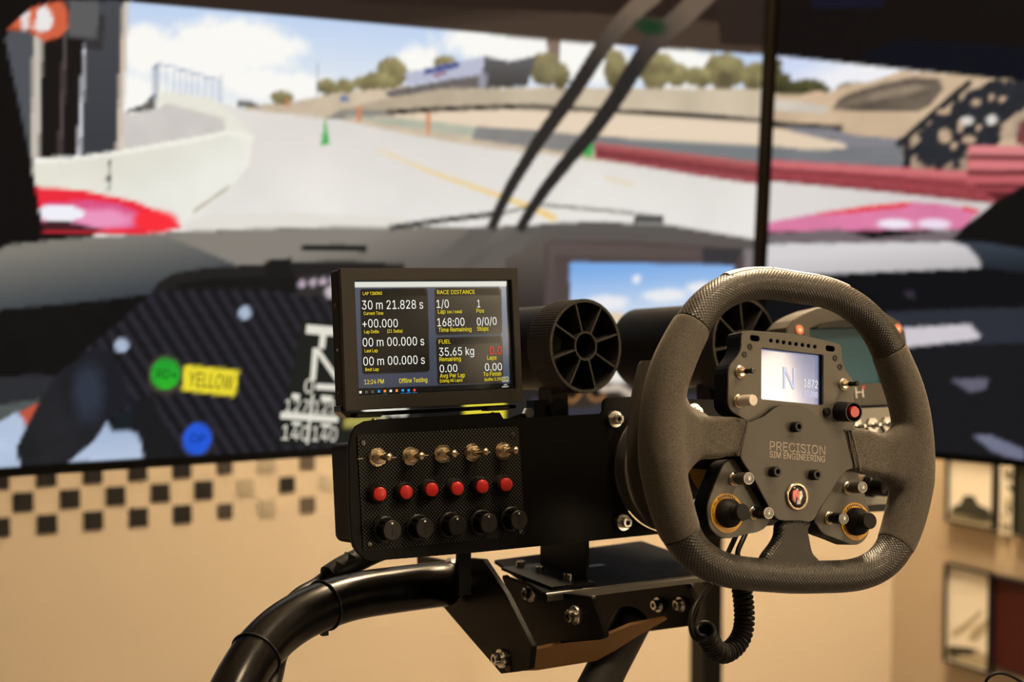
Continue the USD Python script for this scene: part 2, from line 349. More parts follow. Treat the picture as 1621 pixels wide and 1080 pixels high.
# far hills and trees
A.poly([(-0.1293,0.2106),(-0.0897,0.2245),(-0.0312,0.2329),(0.0335,0.2496),(0.1297,0.2641),(0.2512,0.2669),(0.3795,0.2764),(0.5155,0.2826),(0.8261,0.3010),(0.8338,0.1764),(-0.0023,0.1473),(-0.1291,0.1937)], (206, 188, 164), tex=.10, ts=30)
for u, rx, ry, sd in [([(-0.0522,0.2360)][0], 17, 11, 1), ([(0.0147,0.2545)][0], 17, 12, 2), ([(0.0409,0.2587)][0], 15, 12, 3), ([(0.0666,0.2629)][0], 16, 11, 13), ([(0.1097,0.2806)][0], 25, 24, 4), ([(0.0905,0.2679)][0], 26, 14, 5), ([(0.1937,0.3014)][0], 20, 10, 6), ([(0.3589,0.2995)][0], 26, 28, 7), ([(0.3843,0.2955)][0], 22, 22, 8), ([(0.4852,0.3116)][0], 24, 30, 9), ([(0.5613,0.3127)][0], 34, 32, 10), ([(0.5975,0.3092)][0], 24, 22, 11), ([(0.6931,0.3213)][0], 42, 30, 12), ([(0.7531,0.3171)][0], 30, 26, 14), ([(0.6403,0.3079)][0], 30, 18, 15)]:
    A.blob(u, rx * PX * 1.12, ry * PX, (158, 148, 104), .9, .35, sd, (104, 96, 64))
A.poly([(0.6829,0.3227),(0.7085,0.3163),(0.7097,0.2941),(0.6796,0.2923)], (96, 88, 64))
# grandstand building
A.poly([(0.1021,0.2550),(0.2609,0.2904),(0.2617,0.2660),(0.1023,0.2462)], (106, 100, 98)); A.poly([(0.1309,0.2820),(0.2567,0.3142),(0.2534,0.2869),(0.1329,0.2643)], (186, 188, 208)); A.poly([(0.2567,0.3149),(0.2990,0.3092),(0.3451,0.3217),(0.3305,0.2747),(0.2616,0.2675),(0.2547,0.2879)], (98, 96, 98), (70, 66, 64), [(0.2989,0.3129)][0], [(0.3002,0.2713)][0])
A.poly([(0.2471,0.2880),(0.2627,0.2890),(0.2617,0.2660),(0.2495,0.2652)], (150, 148, 158)); A.line([(0.1606,0.2848),(0.2158,0.2993)], 9 * PX, (66, 80, 142)); A.line([(0.1757,0.2804),(0.1958,0.2862)], 5 * PX, (150, 100, 120))
A.poly([(0.3605,0.3467),(0.3842,0.3470),(0.3837,0.3125),(0.3654,0.3112)], (132, 112, 98)); A.blob([(0.3656,0.3050)][0], 24 * PX, 24 * PX, (150, 140, 100), .9, .3, 21, (120, 112, 84))
# embankment, kerbs, run-off
A.poly([(0.0154,0.2122),(0.0340,0.2248),(0.0975,0.2429),(0.1796,0.2611),(0.2032,0.2646),(0.3723,0.2725),(0.7738,0.2962),(0.7768,0.2450),(0.3733,0.2452),(0.2659,0.2407),(0.1109,0.2265),(0.0154,0.2122)], (176, 160, 138), (206, 190, 166), [(0.0977,0.2341)][0], [(0.3365,0.2563)][0], tex=.12, ts=16)
A.poly([(0.0030,0.2072),(0.0340,0.2242),(0.1075,0.2287),(0.1077,0.2212)], (140, 136, 128))
A.poly([(0.1077,0.2212),(0.2660,0.2370),(0.3734,0.2420),(0.7771,0.2399),(0.7798,0.1952),(0.4494,0.2081),(0.2390,0.2111),(0.1307,0.2179)], (231, 211, 186))
A.line([(0.1028,0.2240),(0.1803,0.2331),(0.2659,0.2401),(0.3225,0.2447),(0.3733,0.2452),(0.6127,0.2470),(0.7768,0.2460)], 8 * PX, (54, 50, 48))
A.poly([(0.0341,0.2175),(0.1307,0.2173),(0.2459,0.2114),(0.2429,0.1959),(0.0982,0.2074)], (178, 182, 164), tex=.06)
# asphalt
A.poly([(-0.2684,0.2035),(-0.2256,0.2122),(-0.1468,0.2265),(-0.1118,0.2183),(0.0342,0.2102),(0.1512,0.1934),(0.2537,0.1822),(0.4568,0.1681),(0.8358,0.1450),(0.8444,0.0075),(-0.3050,0.0058),(-0.3048,0.1530)], (222, 217, 211), (231, 227, 222), [(-0.0940,0.2039)][0], [(-0.0927,0.0754)][0], tex=.05, ts=9)
A.poly([(0.2459,0.2120),(0.3381,0.2110),(0.4230,0.2070),(0.7794,0.2021),(0.7812,0.1711),(0.4504,0.1840),(0.3905,0.1801),(0.2395,0.1927)], (134, 132, 130), tex=.08)
A.poly([(0.4420,0.2046),(0.7792,0.2056),(0.7812,0.1711),(0.4502,0.1889)], (122, 126, 128))
A.poly([(0.4518,0.1970),(0.6487,0.1851),(0.7809,0.1763),(0.7831,0.1400),(0.6504,0.1515),(0.4528,0.1722)], (152, 72, 76)); A.poly([(0.4518,0.1970),(0.6487,0.1851),(0.7809,0.1763),(0.7814,0.1687),(0.6490,0.1784),(0.4520,0.1912)], (182, 100, 98)); A.line([(0.4524,0.1809),(0.6496,0.1666),(0.7821,0.1566)], 5 * PX, (104, 42, 48))
A.poly([(0.4313,0.2073),(0.4480,0.2049),(0.4486,0.1727),(0.4318,0.1746)], (74, 174, 88))
A.line([(0.0860,0.1736),(0.1929,0.1373),(0.3238,0.1004),(0.3868,0.0777)], 3 * PX, (236, 212, 160), (240, 204, 120), [(0.0860,0.1736)][0], [(0.3868,0.0777)][0], w1=11 * PX)
A.line([(0.4712,0.1443),(0.5261,0.1328)], 8 * PX, (228, 216, 190))
A.poly([(0.0110,0.2131),(0.0179,0.1744),(0.0048,0.1738)], (62, 176, 78)); A.line([(0.0608,0.2306),(0.0612,0.2086)], 6 * PX, (214, 130, 88)); A.line([(0.1690,0.2274),(0.1698,0.1972)], 8 * PX, (216, 138, 96)); A.line([(-0.0449,0.2350),(-0.0432,0.2222)], 4 * PX, (214, 140, 100))
A.poly([(-0.1163,0.2287),(-0.0942,0.2288),(-0.0793,0.2211),(-0.1162,0.2211)], (74, 66, 62)); A.poly([(0.0318,0.2436),(0.0431,0.2443),(0.0464,0.2377),(0.0319,0.2369)], (66, 110, 160))
# pit wall on the left
A.poly([(-0.2684,0.2007),(-0.2259,0.2111),(-0.2092,0.2230),(-0.1496,0.2151),(-0.1263,0.2051),(-0.1232,0.1827),(-0.2670,0.1518)], (206, 201, 196), tex=.05)
A.poly([(-0.2671,0.2062),(-0.2397,0.2186),(-0.2315,0.2300),(-0.2245,0.2304),(-0.2259,0.2111),(-0.2643,0.2050)], (96, 94, 92))
for k in range(13): A.line([np.array([(-0.2302,0.2677)][0]) * (1 - k / 12) + np.array([(-0.1412,0.2561)][0]) * k / 12, np.array([(-0.2301,0.2246)][0]) * (1 - k / 12) + np.array([(-0.1410,0.2268)][0]) * k / 12], 2 * PX, (168, 180, 204))
A.line([(-0.2302,0.2661),(-0.2205,0.2716),(-0.2094,0.2691),(-0.1412,0.2547)], 3 * PX, (160, 172, 198)); A.line([(-0.2247,0.2686),(-0.2245,0.2249)], 5 * PX, (150, 156, 170))
A.poly([(-0.2246,0.2331),(-0.2037,0.2349),(-0.1497,0.2305),(-0.1234,0.2109),(-0.0908,0.1813),(-0.0966,0.1739),(-0.1290,0.1825),(-0.1350,0.2047),(-0.2092,0.2203),(-0.2245,0.2167)], (232, 230, 216))
A.poly([(-0.3886,0.1405),(-0.2752,0.1556),(-0.1808,0.1746),(-0.1291,0.1867),(-0.0937,0.1798),(-0.0978,0.1440),(-0.1255,0.1090),(-0.1688,0.0768),(-0.1916,0.0623),(-0.3890,0.0753)], (228, 226, 212), (236, 235, 226), [(-0.2914,0.1427)][0], [(-0.2642,0.0778)][0], tex=.05, ts=14)
A.poly([(-0.3886,0.1418),(-0.2752,0.1561),(-0.1808,0.1760),(-0.1291,0.1887),(-0.0923,0.1827),(-0.0952,0.1769),(-0.1290,0.1825),(-0.1808,0.1690),(-0.2752,0.1493),(-0.3886,0.1326)], (242, 240, 230))
A.line([(-0.2860,0.1429),(-0.2877,0.1019)], 3 * PX, (92, 100, 90)); A.line([(-0.2868,0.1238),(-0.2868,0.1156)], 6 * PX, (60, 66, 58)); A.line([(-0.1255,0.1132),(-0.1746,0.0781)], 4 * PX, (176, 168, 150))
# pillars and the marshal's panel
A.poly([(-0.4153,0.2973),(-0.3787,0.3001),(-0.3810,0.1288),(-0.3912,0.1285)], (80, 83, 88)); A.poly([(-0.3800,0.3000),(-0.3667,0.2958),(-0.3706,0.1430),(-0.3847,0.1420)], (196, 188, 176))
A.poly([(-0.3683,0.3401),(-0.3177,0.3445),(-0.3213,0.1465),(-0.3737,0.1429)], (24, 21, 21)); A.line([(-0.3391,0.3426),(-0.3482,0.1455)], 5 * PX, (82, 74, 72)); A.poly([(-0.3183,0.2916),(-0.3146,0.2918),(-0.3221,0.1470),(-0.3272,0.1468)], (206, 205, 212))
A.poly([(-0.3145,0.3448),(-0.2682,0.3489),(-0.2771,0.1552),(-0.3213,0.1470)], (72, 74, 79), (58, 60, 66), [(-0.2912,0.3468)][0], [(-0.2995,0.1587)][0]); A.poly([(-0.2685,0.3488),(-0.2606,0.3495),(-0.2697,0.1555),(-0.2774,0.1552)], (206, 192, 176))
A.poly([(-0.3190,0.3286),(-0.2918,0.3282),(-0.2940,0.2827),(-0.3178,0.2823)], (52, 51, 54)); A.poly([(-0.3360,0.3429),(-0.2997,0.3461),(-0.3014,0.2968),(-0.3374,0.2967)], (92, 93, 93))
A.poly([(-0.4103,0.3003),(-0.3951,0.3196),(-0.3747,0.3343),(-0.3464,0.3420),(-0.3373,0.3270),(-0.3374,0.3086),(-0.3466,0.2968),(-0.3659,0.2893),(-0.3800,0.2961),(-0.3850,0.3015)], (208, 98, 66))
A.poly([(-0.3951,0.3183),(-0.3836,0.3258),(-0.3850,0.3022),(-0.3932,0.3016)], (232, 224, 222)); A.poly([(-0.3734,0.3292),(-0.3644,0.3339),(-0.3555,0.3177),(-0.3594,0.3042),(-0.3697,0.3003),(-0.3825,0.3037)], (234, 230, 230)); A.line([(-0.3798,0.3261),(-0.3825,0.3050)], 9 * PX, (214, 110, 76))
# red wing of the own car
A.poly([(-0.3837,0.1064),(-0.3183,0.1025),(-0.2533,0.0904),(-0.2199,0.0773),(-0.1887,0.0568),(-0.2366,0.0477),(-0.3840,0.0460)], (236, 44, 62), smooth=False); A.poly([(-0.3709,0.0851),(-0.3129,0.0904),(-0.2752,0.0872),(-0.2477,0.0753),(-0.2505,0.0545),(-0.3710,0.0542)], (218, 84, 134)); A.blob([(-0.2969,0.0662)][0], 50 * PX, 14 * PX, (236, 150, 190), .5, 0, 4, feather=.6); A.blob([(-0.2255,0.0646)][0], 32 * PX, 16 * PX, (250, 48, 60), .3, 0, 5, feather=.4)
A.blob([(-0.3488,0.0729)][0], 35 * PX, 12 * PX, (240, 240, 248), .15, 0, 6); A.poly([(-0.3736,0.0617),(-0.3369,0.0623),(-0.2861,0.0499),(-0.3763,0.0488)], (66, 30, 36))
A.poly([(-0.1801,0.0467),(-0.1930,0.0584),(-0.1544,0.0743),(-0.0291,0.0783),(0.1340,0.0750),(0.1345,0.0503)], (226, 222, 214))
# roof edge, left pillar (black inside of the car)
A.poly([(-0.6281,0.5045),(0.8662,0.7133),(0.8876,0.3882),(0.7652,0.3545),(0.6076,0.3493),(0.4438,0.3470),(0.3692,0.3461),(0.2281,0.3473),(0.0318,0.3485),(-0.1537,0.3474),(-0.2588,0.3481),(-0.3438,0.3422),(-0.3823,0.3295),(-0.4090,0.3040),(-0.4137,0.2873),(-0.3835,0.1380),(-0.3670,0.0357),(-0.6381,0.0053)], (14, 12, 13))
A.poly([(-0.0957,0.3724),(0.8782,0.5319),(0.8904,0.3467),(0.7653,0.3525),(0.6077,0.3483),(0.4438,0.3460),(0.3693,0.3452),(0.2282,0.3464),(0.0319,0.3468),(-0.1537,0.3466),(-0.2588,0.3473)], (46, 36, 30), (70, 56, 46), [(0.1868,0.3710)][0], [(0.1926,0.3428)][0])  # brown tones paint the warm room reflected on the screen
A.poly([(-0.0696,0.4167),(0.8134,0.5049),(0.7548,0.3984),(0.5812,0.3963),(0.2895,0.3851),(0.0502,0.3734)], (38, 27, 23)); A.poly([(0.6615,0.4898),(0.8795,0.5115),(0.8889,0.3696),(0.6808,0.3626)], (42, 32, 28))
# dashboard
A.poly([(-0.6379,0.0166),(-0.4225,0.0256),(-0.4149,0.0312),(-0.3449,0.0399),(-0.1861,0.0517),(-0.0627,0.0577),(0.0368,0.0608),(0.2155,0.0624),(0.3540,0.0682),(0.4378,0.0724),(0.5970,0.0718),(0.7307,0.0551),(0.8152,0.0455),(0.8305,-0.2071),(-0.6412,-0.1470)], (126, 122, 114), (58, 64, 70), [(-0.2642,0.0433)][0], [(-0.2517,-0.0360)][0])
A.poly([(-0.2125,0.0463),(-0.1280,0.0542),(0.0369,0.0599),(0.2155,0.0624),(0.3540,0.0682),(0.4378,0.0724),(0.5970,0.0718),(0.7307,0.0551),(0.8152,0.0455),(0.8266,-0.1422),(0.0400,-0.1201),(-0.0919,-0.0026)], (134, 128, 120), (92, 86, 82), [(0.0949,0.0562)][0], [(0.1162,-0.0210)][0])
for q in ([(0.2416,0.0609),(0.2891,0.0616),(0.2124,-0.0121),(0.1561,-0.0120)], [(0.3160,0.0619),(0.3542,0.0625),(0.3022,-0.0124),(0.2332,-0.0122)]): A.poly(q, (98, 92, 88))
A.poly([(0.3013,0.0162),(0.3877,0.0552),(0.3945,-0.1301),(0.3059,-0.1276)], (92, 84, 78), (44, 38, 36), [(0.3554,0.0260)][0], [(0.3588,-0.0707)][0])
A.line([(-0.0219,0.0309),(0.0374,0.0314),(0.0759,0.0298)], 10 * PX, (22, 21, 19))
A.poly([(-0.6393,-0.0553),(-0.4232,-0.0506),(-0.3051,-0.0405),(-0.2367,-0.0328),(-0.2122,-0.0364),(0.0386,-0.0387),(0.4172,-0.1307),(0.8266,-0.1422),(0.8399,-0.3604),(-0.6436,-0.2707)], (17, 16, 17), tex=.2)
A.poly([(-0.6549,-0.1541),(-0.3773,-0.1347),(-0.3376,-0.1428),(-0.3775,-0.1784),(-0.6559,-0.2001)], (44, 45, 49)); A.poly([(-0.6559,-0.2001),(-0.3759,-0.1677),(-0.3934,-0.2065),(-0.6570,-0.2542)], (82, 88, 86))
A.poly([(-0.2367,-0.0396),(-0.2224,-0.0169),(-0.1996,-0.0042),(-0.1513,0.0034),(-0.0739,0.0079),(0.0377,0.0135),(0.1355,0.0083),(0.1368,-0.0488),(-0.2308,-0.0447)], (32, 31, 31)); A.poly([(-0.2097,-0.0364),(-0.1927,-0.0178),(-0.1450,-0.0112),(-0.0279,-0.0088),(-0.0275,-0.0336),(-0.2054,-0.0365)], (20, 20, 21)); A.poly([(-0.0740,0.0131),(-0.0356,0.0167),(-0.0343,-0.0115),(-0.0737,-0.0131)], (24, 24, 24))
# the game's own wheel: carbon plate with diagonal stripes
hub = Polygon([(-0.3247,-0.1099),(-0.2995,-0.0914),(-0.2367,-0.0362),(-0.2122,-0.0279),(-0.0735,-0.0271),(-0.0275,-0.0345),(0.1568,-0.0397),(0.1727,-0.2749),(-0.3137,-0.2616)]).buffer(0)
A.poly(list(hub.exterior.coords)[:-1], (21, 21, 25))
for k in range(-16, 34):
    a0 = np.array([(-0.2642,-0.0192)][0]) + k * np.array([21.5 * PX * 1.05, 0]); b0 = a0 + np.array([.62, -1.0]) * .30
    s_ = hub.intersection(LineString([a0, b0]).buffer(4.3 * PX, cap_style='flat'))
    for g_ in getattr(s_, 'geoms', [s_]):
        if not g_.is_empty and g_.geom_type == 'Polygon': A.poly(list(g_.exterior.coords)[:-1], (43, 42, 50))
A.poly([(-0.2599,-0.1796),(-0.2305,-0.1681),(-0.2064,-0.2253),(-0.1872,-0.2612),(-0.2430,-0.2576)], (26, 27, 30))
A.poly([(-0.0195,-0.0720),(0.1577,-0.0787),(0.1620,-0.2601),(-0.0526,-0.2474)], (29, 31, 28)); A.poly([(-0.0279,-0.0088),(0.0380,-0.0045),(0.0386,-0.0387),(-0.0275,-0.0363)], (46, 44, 44))
for u in [(-0.0203,-0.0199),(-0.0040,-0.0178),(0.0111,-0.0161),(0.0267,-0.0148)]: A.blob(u, 6.5 * PX, 6.5 * PX, (184, 166, 180), .1, 0, 1)
A.blob([(0.0232,-0.0314)][0], 10 * PX, 10 * PX, (196, 186, 192), .1, 0, 1)
for u in [(-0.1021,-0.0592),(-0.2699,-0.1005)]: A.blob(u, 10.5 * PX, 10.5 * PX, (168, 182, 204), .1, 0, 1)
A.blob([(-0.2114,-0.1414)][0], 28 * PX, 31 * PX, (62, 54, 50), .05, 0, 1); A.blob([(-0.2114,-0.1401)][0], 22 * PX, 24 * PX, (34, 150, 50), .05, 0, 1, (46, 180, 40))
A.blob([(-0.1672,-0.2336)][0], 27 * PX, 30 * PX, (48, 46, 50), .05, 0, 1); A.blob([(-0.1677,-0.2318)][0], 22 * PX, 25 * PX, (36, 88, 214), .05, 0, 1)
A.poly([(-0.1861,-0.1289),(-0.1094,-0.1392),(-0.1153,-0.1755),(-0.1894,-0.1637)], (234, 217, 52))
A.poly([(0.2383,-0.1944),(0.3081,-0.1955),(0.3159,-0.2329),(0.2393,-0.2290)], (222, 206, 60)); A.poly([(0.0465,-0.2127),(0.1125,-0.2150),(0.1128,-0.2300),(0.0467,-0.2265)], (168, 158, 80))
# driver's sleeve and legs
A.poly([(-0.6468,-0.2422),(-0.4243,-0.1953),(-0.4038,-0.1830),(-0.3943,-0.1952),(-0.3928,-0.2053),(-0.4041,-0.2299),(-0.3995,-0.2547),(-0.6472,-0.2612)], (176, 192, 216), tex=.08); A.poly([(-0.3998,-0.1832),(-0.3774,-0.1724),(-0.3815,-0.1857),(-0.3920,-0.2020)], (190, 84, 62))
A.poly([(-0.3380,-0.2519),(-0.3048,-0.2255),(-0.2897,-0.1988),(-0.2839,-0.2146),(-0.2610,-0.2150),(-0.2507,-0.2199),(-0.2447,-0.2325),(-0.2417,-0.2528),(-0.2948,-0.2529)], (166, 184, 212), (182, 196, 220), [(-0.2695,-0.2189)][0], [(-0.2695,-0.2502)][0])
A.poly([(-0.3766,-0.1725),(-0.3474,-0.1298),(-0.3245,-0.1153),(-0.3013,-0.1007),(-0.2813,-0.1114),(-0.2678,-0.1428),(-0.2559,-0.1779),(-0.2780,-0.1907),(-0.2864,-0.1972),(-0.3048,-0.2255),(-0.3380,-0.2527),(-0.3987,-0.2539),(-0.4049,-0.2366),(-0.3928,-0.2053)], (35, 36, 40), (28, 29, 36), [(-0.3605,-0.1766)][0], [(-0.2947,-0.1452)][0], tex=.2, ts=30); A.blob([(-0.3130,-0.1616)][0], 22 * PX, 40 * PX, (48, 54, 68), .6, 0, 9, feather=.8)
A.poly([(-0.2780,-0.1907),(-0.2542,-0.1849),(-0.2559,-0.2161),(-0.2813,-0.2130)], (26, 31, 37))
# mirror screen in the middle of the game's dash
A.poly([(0.3683,0.0376),(0.3792,0.0445),(0.5261,0.0449),(0.7461,0.0355),(0.7522,-0.0031),(0.7649,-0.2259),(0.3771,-0.2084)], (80, 68, 66)); A.poly([(0.3748,0.0415),(0.7449,0.0334),(0.7459,0.0157),(0.3889,0.0223),(0.3975,-0.2093),(0.3816,-0.2086)], (92, 80, 78), (66, 56, 55), [(0.4108,0.0360)][0], [(0.4187,-0.1704)][0]); A.poly([(0.7474,0.0345),(0.8161,0.0307),(0.8319,-0.2289),(0.7622,-0.2257)], (126, 118, 120))
A.poly([(0.6631,0.0359),(0.7474,0.0345),(0.7308,0.0073),(0.6645,0.0093)], (56, 54, 58))
A.poly([(0.4140,0.0122),(0.7283,0.0073),(0.7412,-0.2248),(0.4260,-0.2106)], (122, 170, 230), (204, 218, 238), [(0.5278,0.0070)][0], [(0.5312,-0.0683)][0])
for u, rx, ry, sd in [([(0.4833,-0.0526)][0], 42, 14, 2), ([(0.5964,-0.0417)][0], 44, 12, 3), ([(0.5383,-0.0150)][0], 8, 8, 4), ([(0.6640,-0.0288)][0], 30, 10, 5), ([(0.4491,-0.0661)][0], 30, 10, 6)]: A.blob(u, rx * PX * 1.1, ry * PX, (234, 236, 240), .8, 0, sd, feather=.6)
A.poly([(0.4172,-0.0716),(0.4839,-0.0666),(0.5432,-0.0705),(0.6539,-0.0773),(0.7328,-0.0743),(0.7341,-0.0975),(0.4180,-0.0913)], (226, 206, 172)); A.poly([(0.4176,-0.0814),(0.7334,-0.0848),(0.7365,-0.1397),(0.4195,-0.1308)], (228, 222, 214), (236, 232, 222), [(0.5318,-0.0834)][0], [(0.5339,-0.1290)][0]); A.poly([(0.4194,-0.1288),(0.7362,-0.1344),(0.7389,-0.1843),(0.4213,-0.1765)], (236, 232, 222))
A.poly([(0.5023,-0.0849),(0.5222,-0.0812),(0.5228,-0.0953),(0.5027,-0.0949)], (140, 150, 190)); A.poly([(0.3737,-0.1747),(0.7626,-0.1862),(0.7649,-0.2259),(0.3749,-0.2083)], (38, 36, 35))
A.poly([(0.3072,-0.1664),(0.4187,-0.1704),(0.4222,-0.2604),(0.3100,-0.2541)], (36, 34, 33)); A.poly([(0.3522,-0.1994),(0.7638,-0.2066),(0.7680,-0.2797),(0.3542,-0.2566)], (58, 59, 72), (44, 42, 50), [(0.4203,-0.2103)][0], [(0.4218,-0.2503)][0])
A.poly([(0.3761,-0.1807),(0.5366,-0.1890),(0.5496,-0.2120),(0.3775,-0.2202)], (52, 43, 36))
for u in [(0.4253,-0.1926),(0.4716,-0.1925)]: A.blob(u, 19 * PX, 17 * PX, (166, 116, 72), .1, 0, 1); A.blob((u[0], u[1] + .002), 15.5 * PX, 14 * PX, (20, 17, 16), .1, 0, 1)
A.poly([(0.3771,-0.2084),(0.3975,-0.2093),(0.3985,-0.2371),(0.3781,-0.2361)], (196, 168, 90)); A.line([(0.4773,-0.1887),(0.5126,-0.1871),(0.5396,-0.2024),(0.5622,-0.2219)], 12 * PX, (196, 180, 164))
# base of the wipers and the two blades
A.line([(0.1112,0.0604),(0.1845,0.0712),(0.2637,0.0812),(0.2920,0.0840)], 9 * PX, (66, 64, 62)); A.line([(0.2709,0.0789),(0.3276,0.0925),(0.3529,0.0994),(0.4161,0.0959),(0.5281,0.0893)], 5 * PX, (112, 116, 106)); A.poly([(0.5301,0.0890),(0.5841,0.0870),(0.5868,0.0727),(0.5288,0.0734)], (82, 82, 80))
A.poly([(0.3215,0.0607),(0.3649,0.0709),(0.4740,0.0759),(0.6300,0.0665),(0.6304,0.0581),(0.3216,0.0576)], (92, 88, 84))
A.line([(0.5555,0.4348),(0.5103,0.3981),(0.4663,0.3506),(0.4076,0.2667),(0.3622,0.2074),(0.3290,0.1588),(0.2983,0.1089),(0.2763,0.0614)], 36 * PX, (112, 96, 80), (42, 39, 38), [(0.5099,0.4077)][0], [(0.4341,0.3063)][0], w1=18 * PX)
A.line([(0.6575,0.4500),(0.5992,0.3958),(0.5477,0.3508),(0.4981,0.2815),(0.4491,0.2162),(0.3951,0.1564),(0.3527,0.1045),(0.3237,0.0601)], 44 * PX, (106, 90, 76), (38, 36, 36), [(0.6166,0.4119)][0], [(0.5142,0.3116)][0], w1=18 * PX)
A.blob([(0.5463,0.3798)][0], 30 * PX, 14 * PX, (22, 52, 30), .5, 0, 3, feather=.8)

R2 = Art()
R2.poly([(-0.0794,1.3312),(1.5384,1.0722),(1.7744,-1.1192),(0.0601,-1.6479)], (13, 12, 14))
R2.poly([(-0.0162,0.3602),(0.2272,0.3381),(0.4016,0.3177),(0.4056,0.2535),(-0.0123,0.2779)], (206, 216, 242), (240, 240, 244), [(0.0607,0.3425)][0], [(0.0762,0.3053)][0])
EPX = .00098
for u, rx, ry, sd in [([(-0.0074,0.3225)][0], 26, 30, 1), ([(0.0178,0.3053)][0], 16, 20, 2), ([(0.0560,0.2985)][0], 34, 16, 3), ([(0.0767,0.2951)][0], 18, 12, 4), ([(0.1371,0.3012)][0], 26, 8, 5)]: R2.blob(u, rx * EPX * 1.1, ry * EPX, (96, 92, 58), .8, .3, sd, (50, 48, 32))
R2.poly([(-0.0131,0.2950),(0.0221,0.2882),(0.0497,0.2883),(0.0767,0.2951),(0.0973,0.2917),(0.1169,0.3035),(0.1632,0.3102),(0.2116,0.3266),(0.4020,0.3113),(0.4088,0.2018),(-0.0097,0.2227)], (204, 178, 148), tex=.10, ts=30)
R2.poly([(0.1020,0.2647),(0.1113,0.2816),(0.1309,0.2924),(0.1799,0.3068),(0.2284,0.3166),(0.2672,0.3133),(0.2745,0.2985),(0.2568,0.2721),(0.2379,0.2628),(0.1659,0.2617)], (106, 94, 82), tex=.3, ts=30); R2.poly([(0.1118,0.2715),(0.1642,0.2918),(0.2291,0.3051),(0.2551,0.3018),(0.2298,0.2919),(0.1650,0.2784)], (140, 124, 106), tex=.2, ts=40)
R2.poly([(-0.0126,0.2830),(0.0502,0.2781),(0.0950,0.2697),(0.0956,0.2579),(-0.0117,0.2641)], (206, 196, 182), tex=.1)
R2.line([(-0.0107,0.2427),(0.0314,0.2386),(0.1205,0.2344)], 11 * EPX, (48, 48, 46)); R2.poly([(0.0280,0.2369),(0.1002,0.2349),(0.1412,0.2245),(0.2176,0.2187),(0.2367,0.1690),(-0.0007,0.1813),(0.0053,0.2022),(0.1221,0.2039),(0.1011,0.2172),(0.0531,0.2200)], (132, 130, 136)); R2.poly([(-0.0089,0.2054),(0.0678,0.2014),(0.1355,0.2041),(0.2182,0.2087),(0.2238,0.1671),(-0.0076,0.1795)], (120, 122, 126), tex=.08)
R2.poly([(-0.0104,0.2365),(0.0318,0.2301),(0.1251,0.2108),(0.1289,0.2024),(0.0678,0.1997),(-0.0090,0.2072)], (228, 206, 180))
R2.poly([(0.2149,0.2087),(0.3311,0.3050),(0.4020,0.3113),(0.4072,0.2277),(0.3431,0.2106),(0.3202,0.1708),(0.2201,0.1737)], (172, 150, 128), tex=.3, ts=40)
# steel stairs
for q in ([(0.2084,0.2086),(0.3151,0.3099)], [(0.2256,0.1922),(0.3465,0.3082)], [(0.2689,0.1730),(0.4038,0.2824)]): R2.line(q, 11 * EPX, (36, 38, 44))
for q in ([(0.2223,0.2221),(0.2250,0.1738)], [(0.2940,0.2919),(0.3009,0.1737)], [(0.3311,0.2529),(0.3307,0.2071)], [(0.2692,0.2524),(0.2737,0.1731)]): R2.line(q, 12 * EPX, (38, 40, 46))
for k, q in enumerate([(0.2659,0.2260),(0.2839,0.2460),(0.3114,0.2658),(0.3325,0.2822),(0.3536,0.2952),(0.3753,0.2953),(0.3287,0.2398),(0.3522,0.2661),(0.3734,0.2759),(0.2613,0.1928),(0.2866,0.1998),(0.3080,0.2166),(0.3847,0.2920),(0.3421,0.2269),(0.2732,0.2095)]): R2.blob(q, 26 * EPX, 17 * EPX, (42, 44, 50), 1.0, .2, k)
for k, (q, rx, ry) in enumerate(zip([(0.3130,0.2488),(0.3500,0.2504),(0.2814,0.2245),(0.3179,0.2194),(0.3304,0.2372),(0.3028,0.2402),(0.3249,0.2770),(0.3467,0.2849),(0.2760,0.2624),(0.3637,0.2823),(0.2956,0.2099)], (9, 7, 9, 9, 4, 4, 6, 4, 10, 5, 5), (7, 7, 11, 6, 5, 10, 5, 6, 5, 5, 5))): R2.blob(q, rx * EPX * 1.1, ry * EPX, (222, 216, 208) if k < 2 else (196, 168, 142), .9, .1, k)
R2.poly([(0.3906,0.2469),(0.4056,0.2535),(0.4082,0.2115),(0.3865,0.2144)], (120, 66, 66))
# barriers
R2.poly([(-0.0078,0.1829),(0.3187,0.1701),(0.3206,0.1642),(0.3672,0.1226),(0.3485,0.1204),(0.1727,0.1355),(-0.0062,0.1482)], (164, 74, 80)); R2.poly([(-0.0078,0.1822),(0.3187,0.1694),(0.3194,0.1576),(-0.0072,0.1708)], (206, 112, 116)); R2.line([(-0.0071,0.1673),(0.1715,0.1575),(0.3660,0.1423)], 4 * EPX, (118, 46, 52)); R2.line([(-0.0062,0.1500),(0.1725,0.1396),(0.3513,0.1254)], 5 * EPX, (128, 48, 54)); R2.line([(-0.0067,0.1587),(0.1720,0.1480),(0.3603,0.1339)], 3 * EPX, (140, 56, 62))
R2.poly([(0.3194,0.2102),(0.4082,0.2115),(0.4121,0.1500),(0.3672,0.1226),(0.3194,0.1576),(0.3161,0.1871)], (92, 36, 38))
for a_, c_ in (((0, 42), (222, 134, 138)), ((66, 112), (216, 122, 126)), ((136, 176), (196, 98, 104)), ((190, 216), (150, 66, 72))):
    p_ = [(0.3179,0.2102),(0.4083,0.2109)]
    y_ = lambda k: -k / 2.9963 * EPX * 1.02
    R2.poly([(p_[0][0], p_[0][1] + y_(a_[0])), (p_[1][0], p_[1][1] + y_(a_[0])), (p_[1][0], p_[1][1] + y_(a_[1])), (p_[0][0], p_[0][1] + y_(a_[1]))], c_)
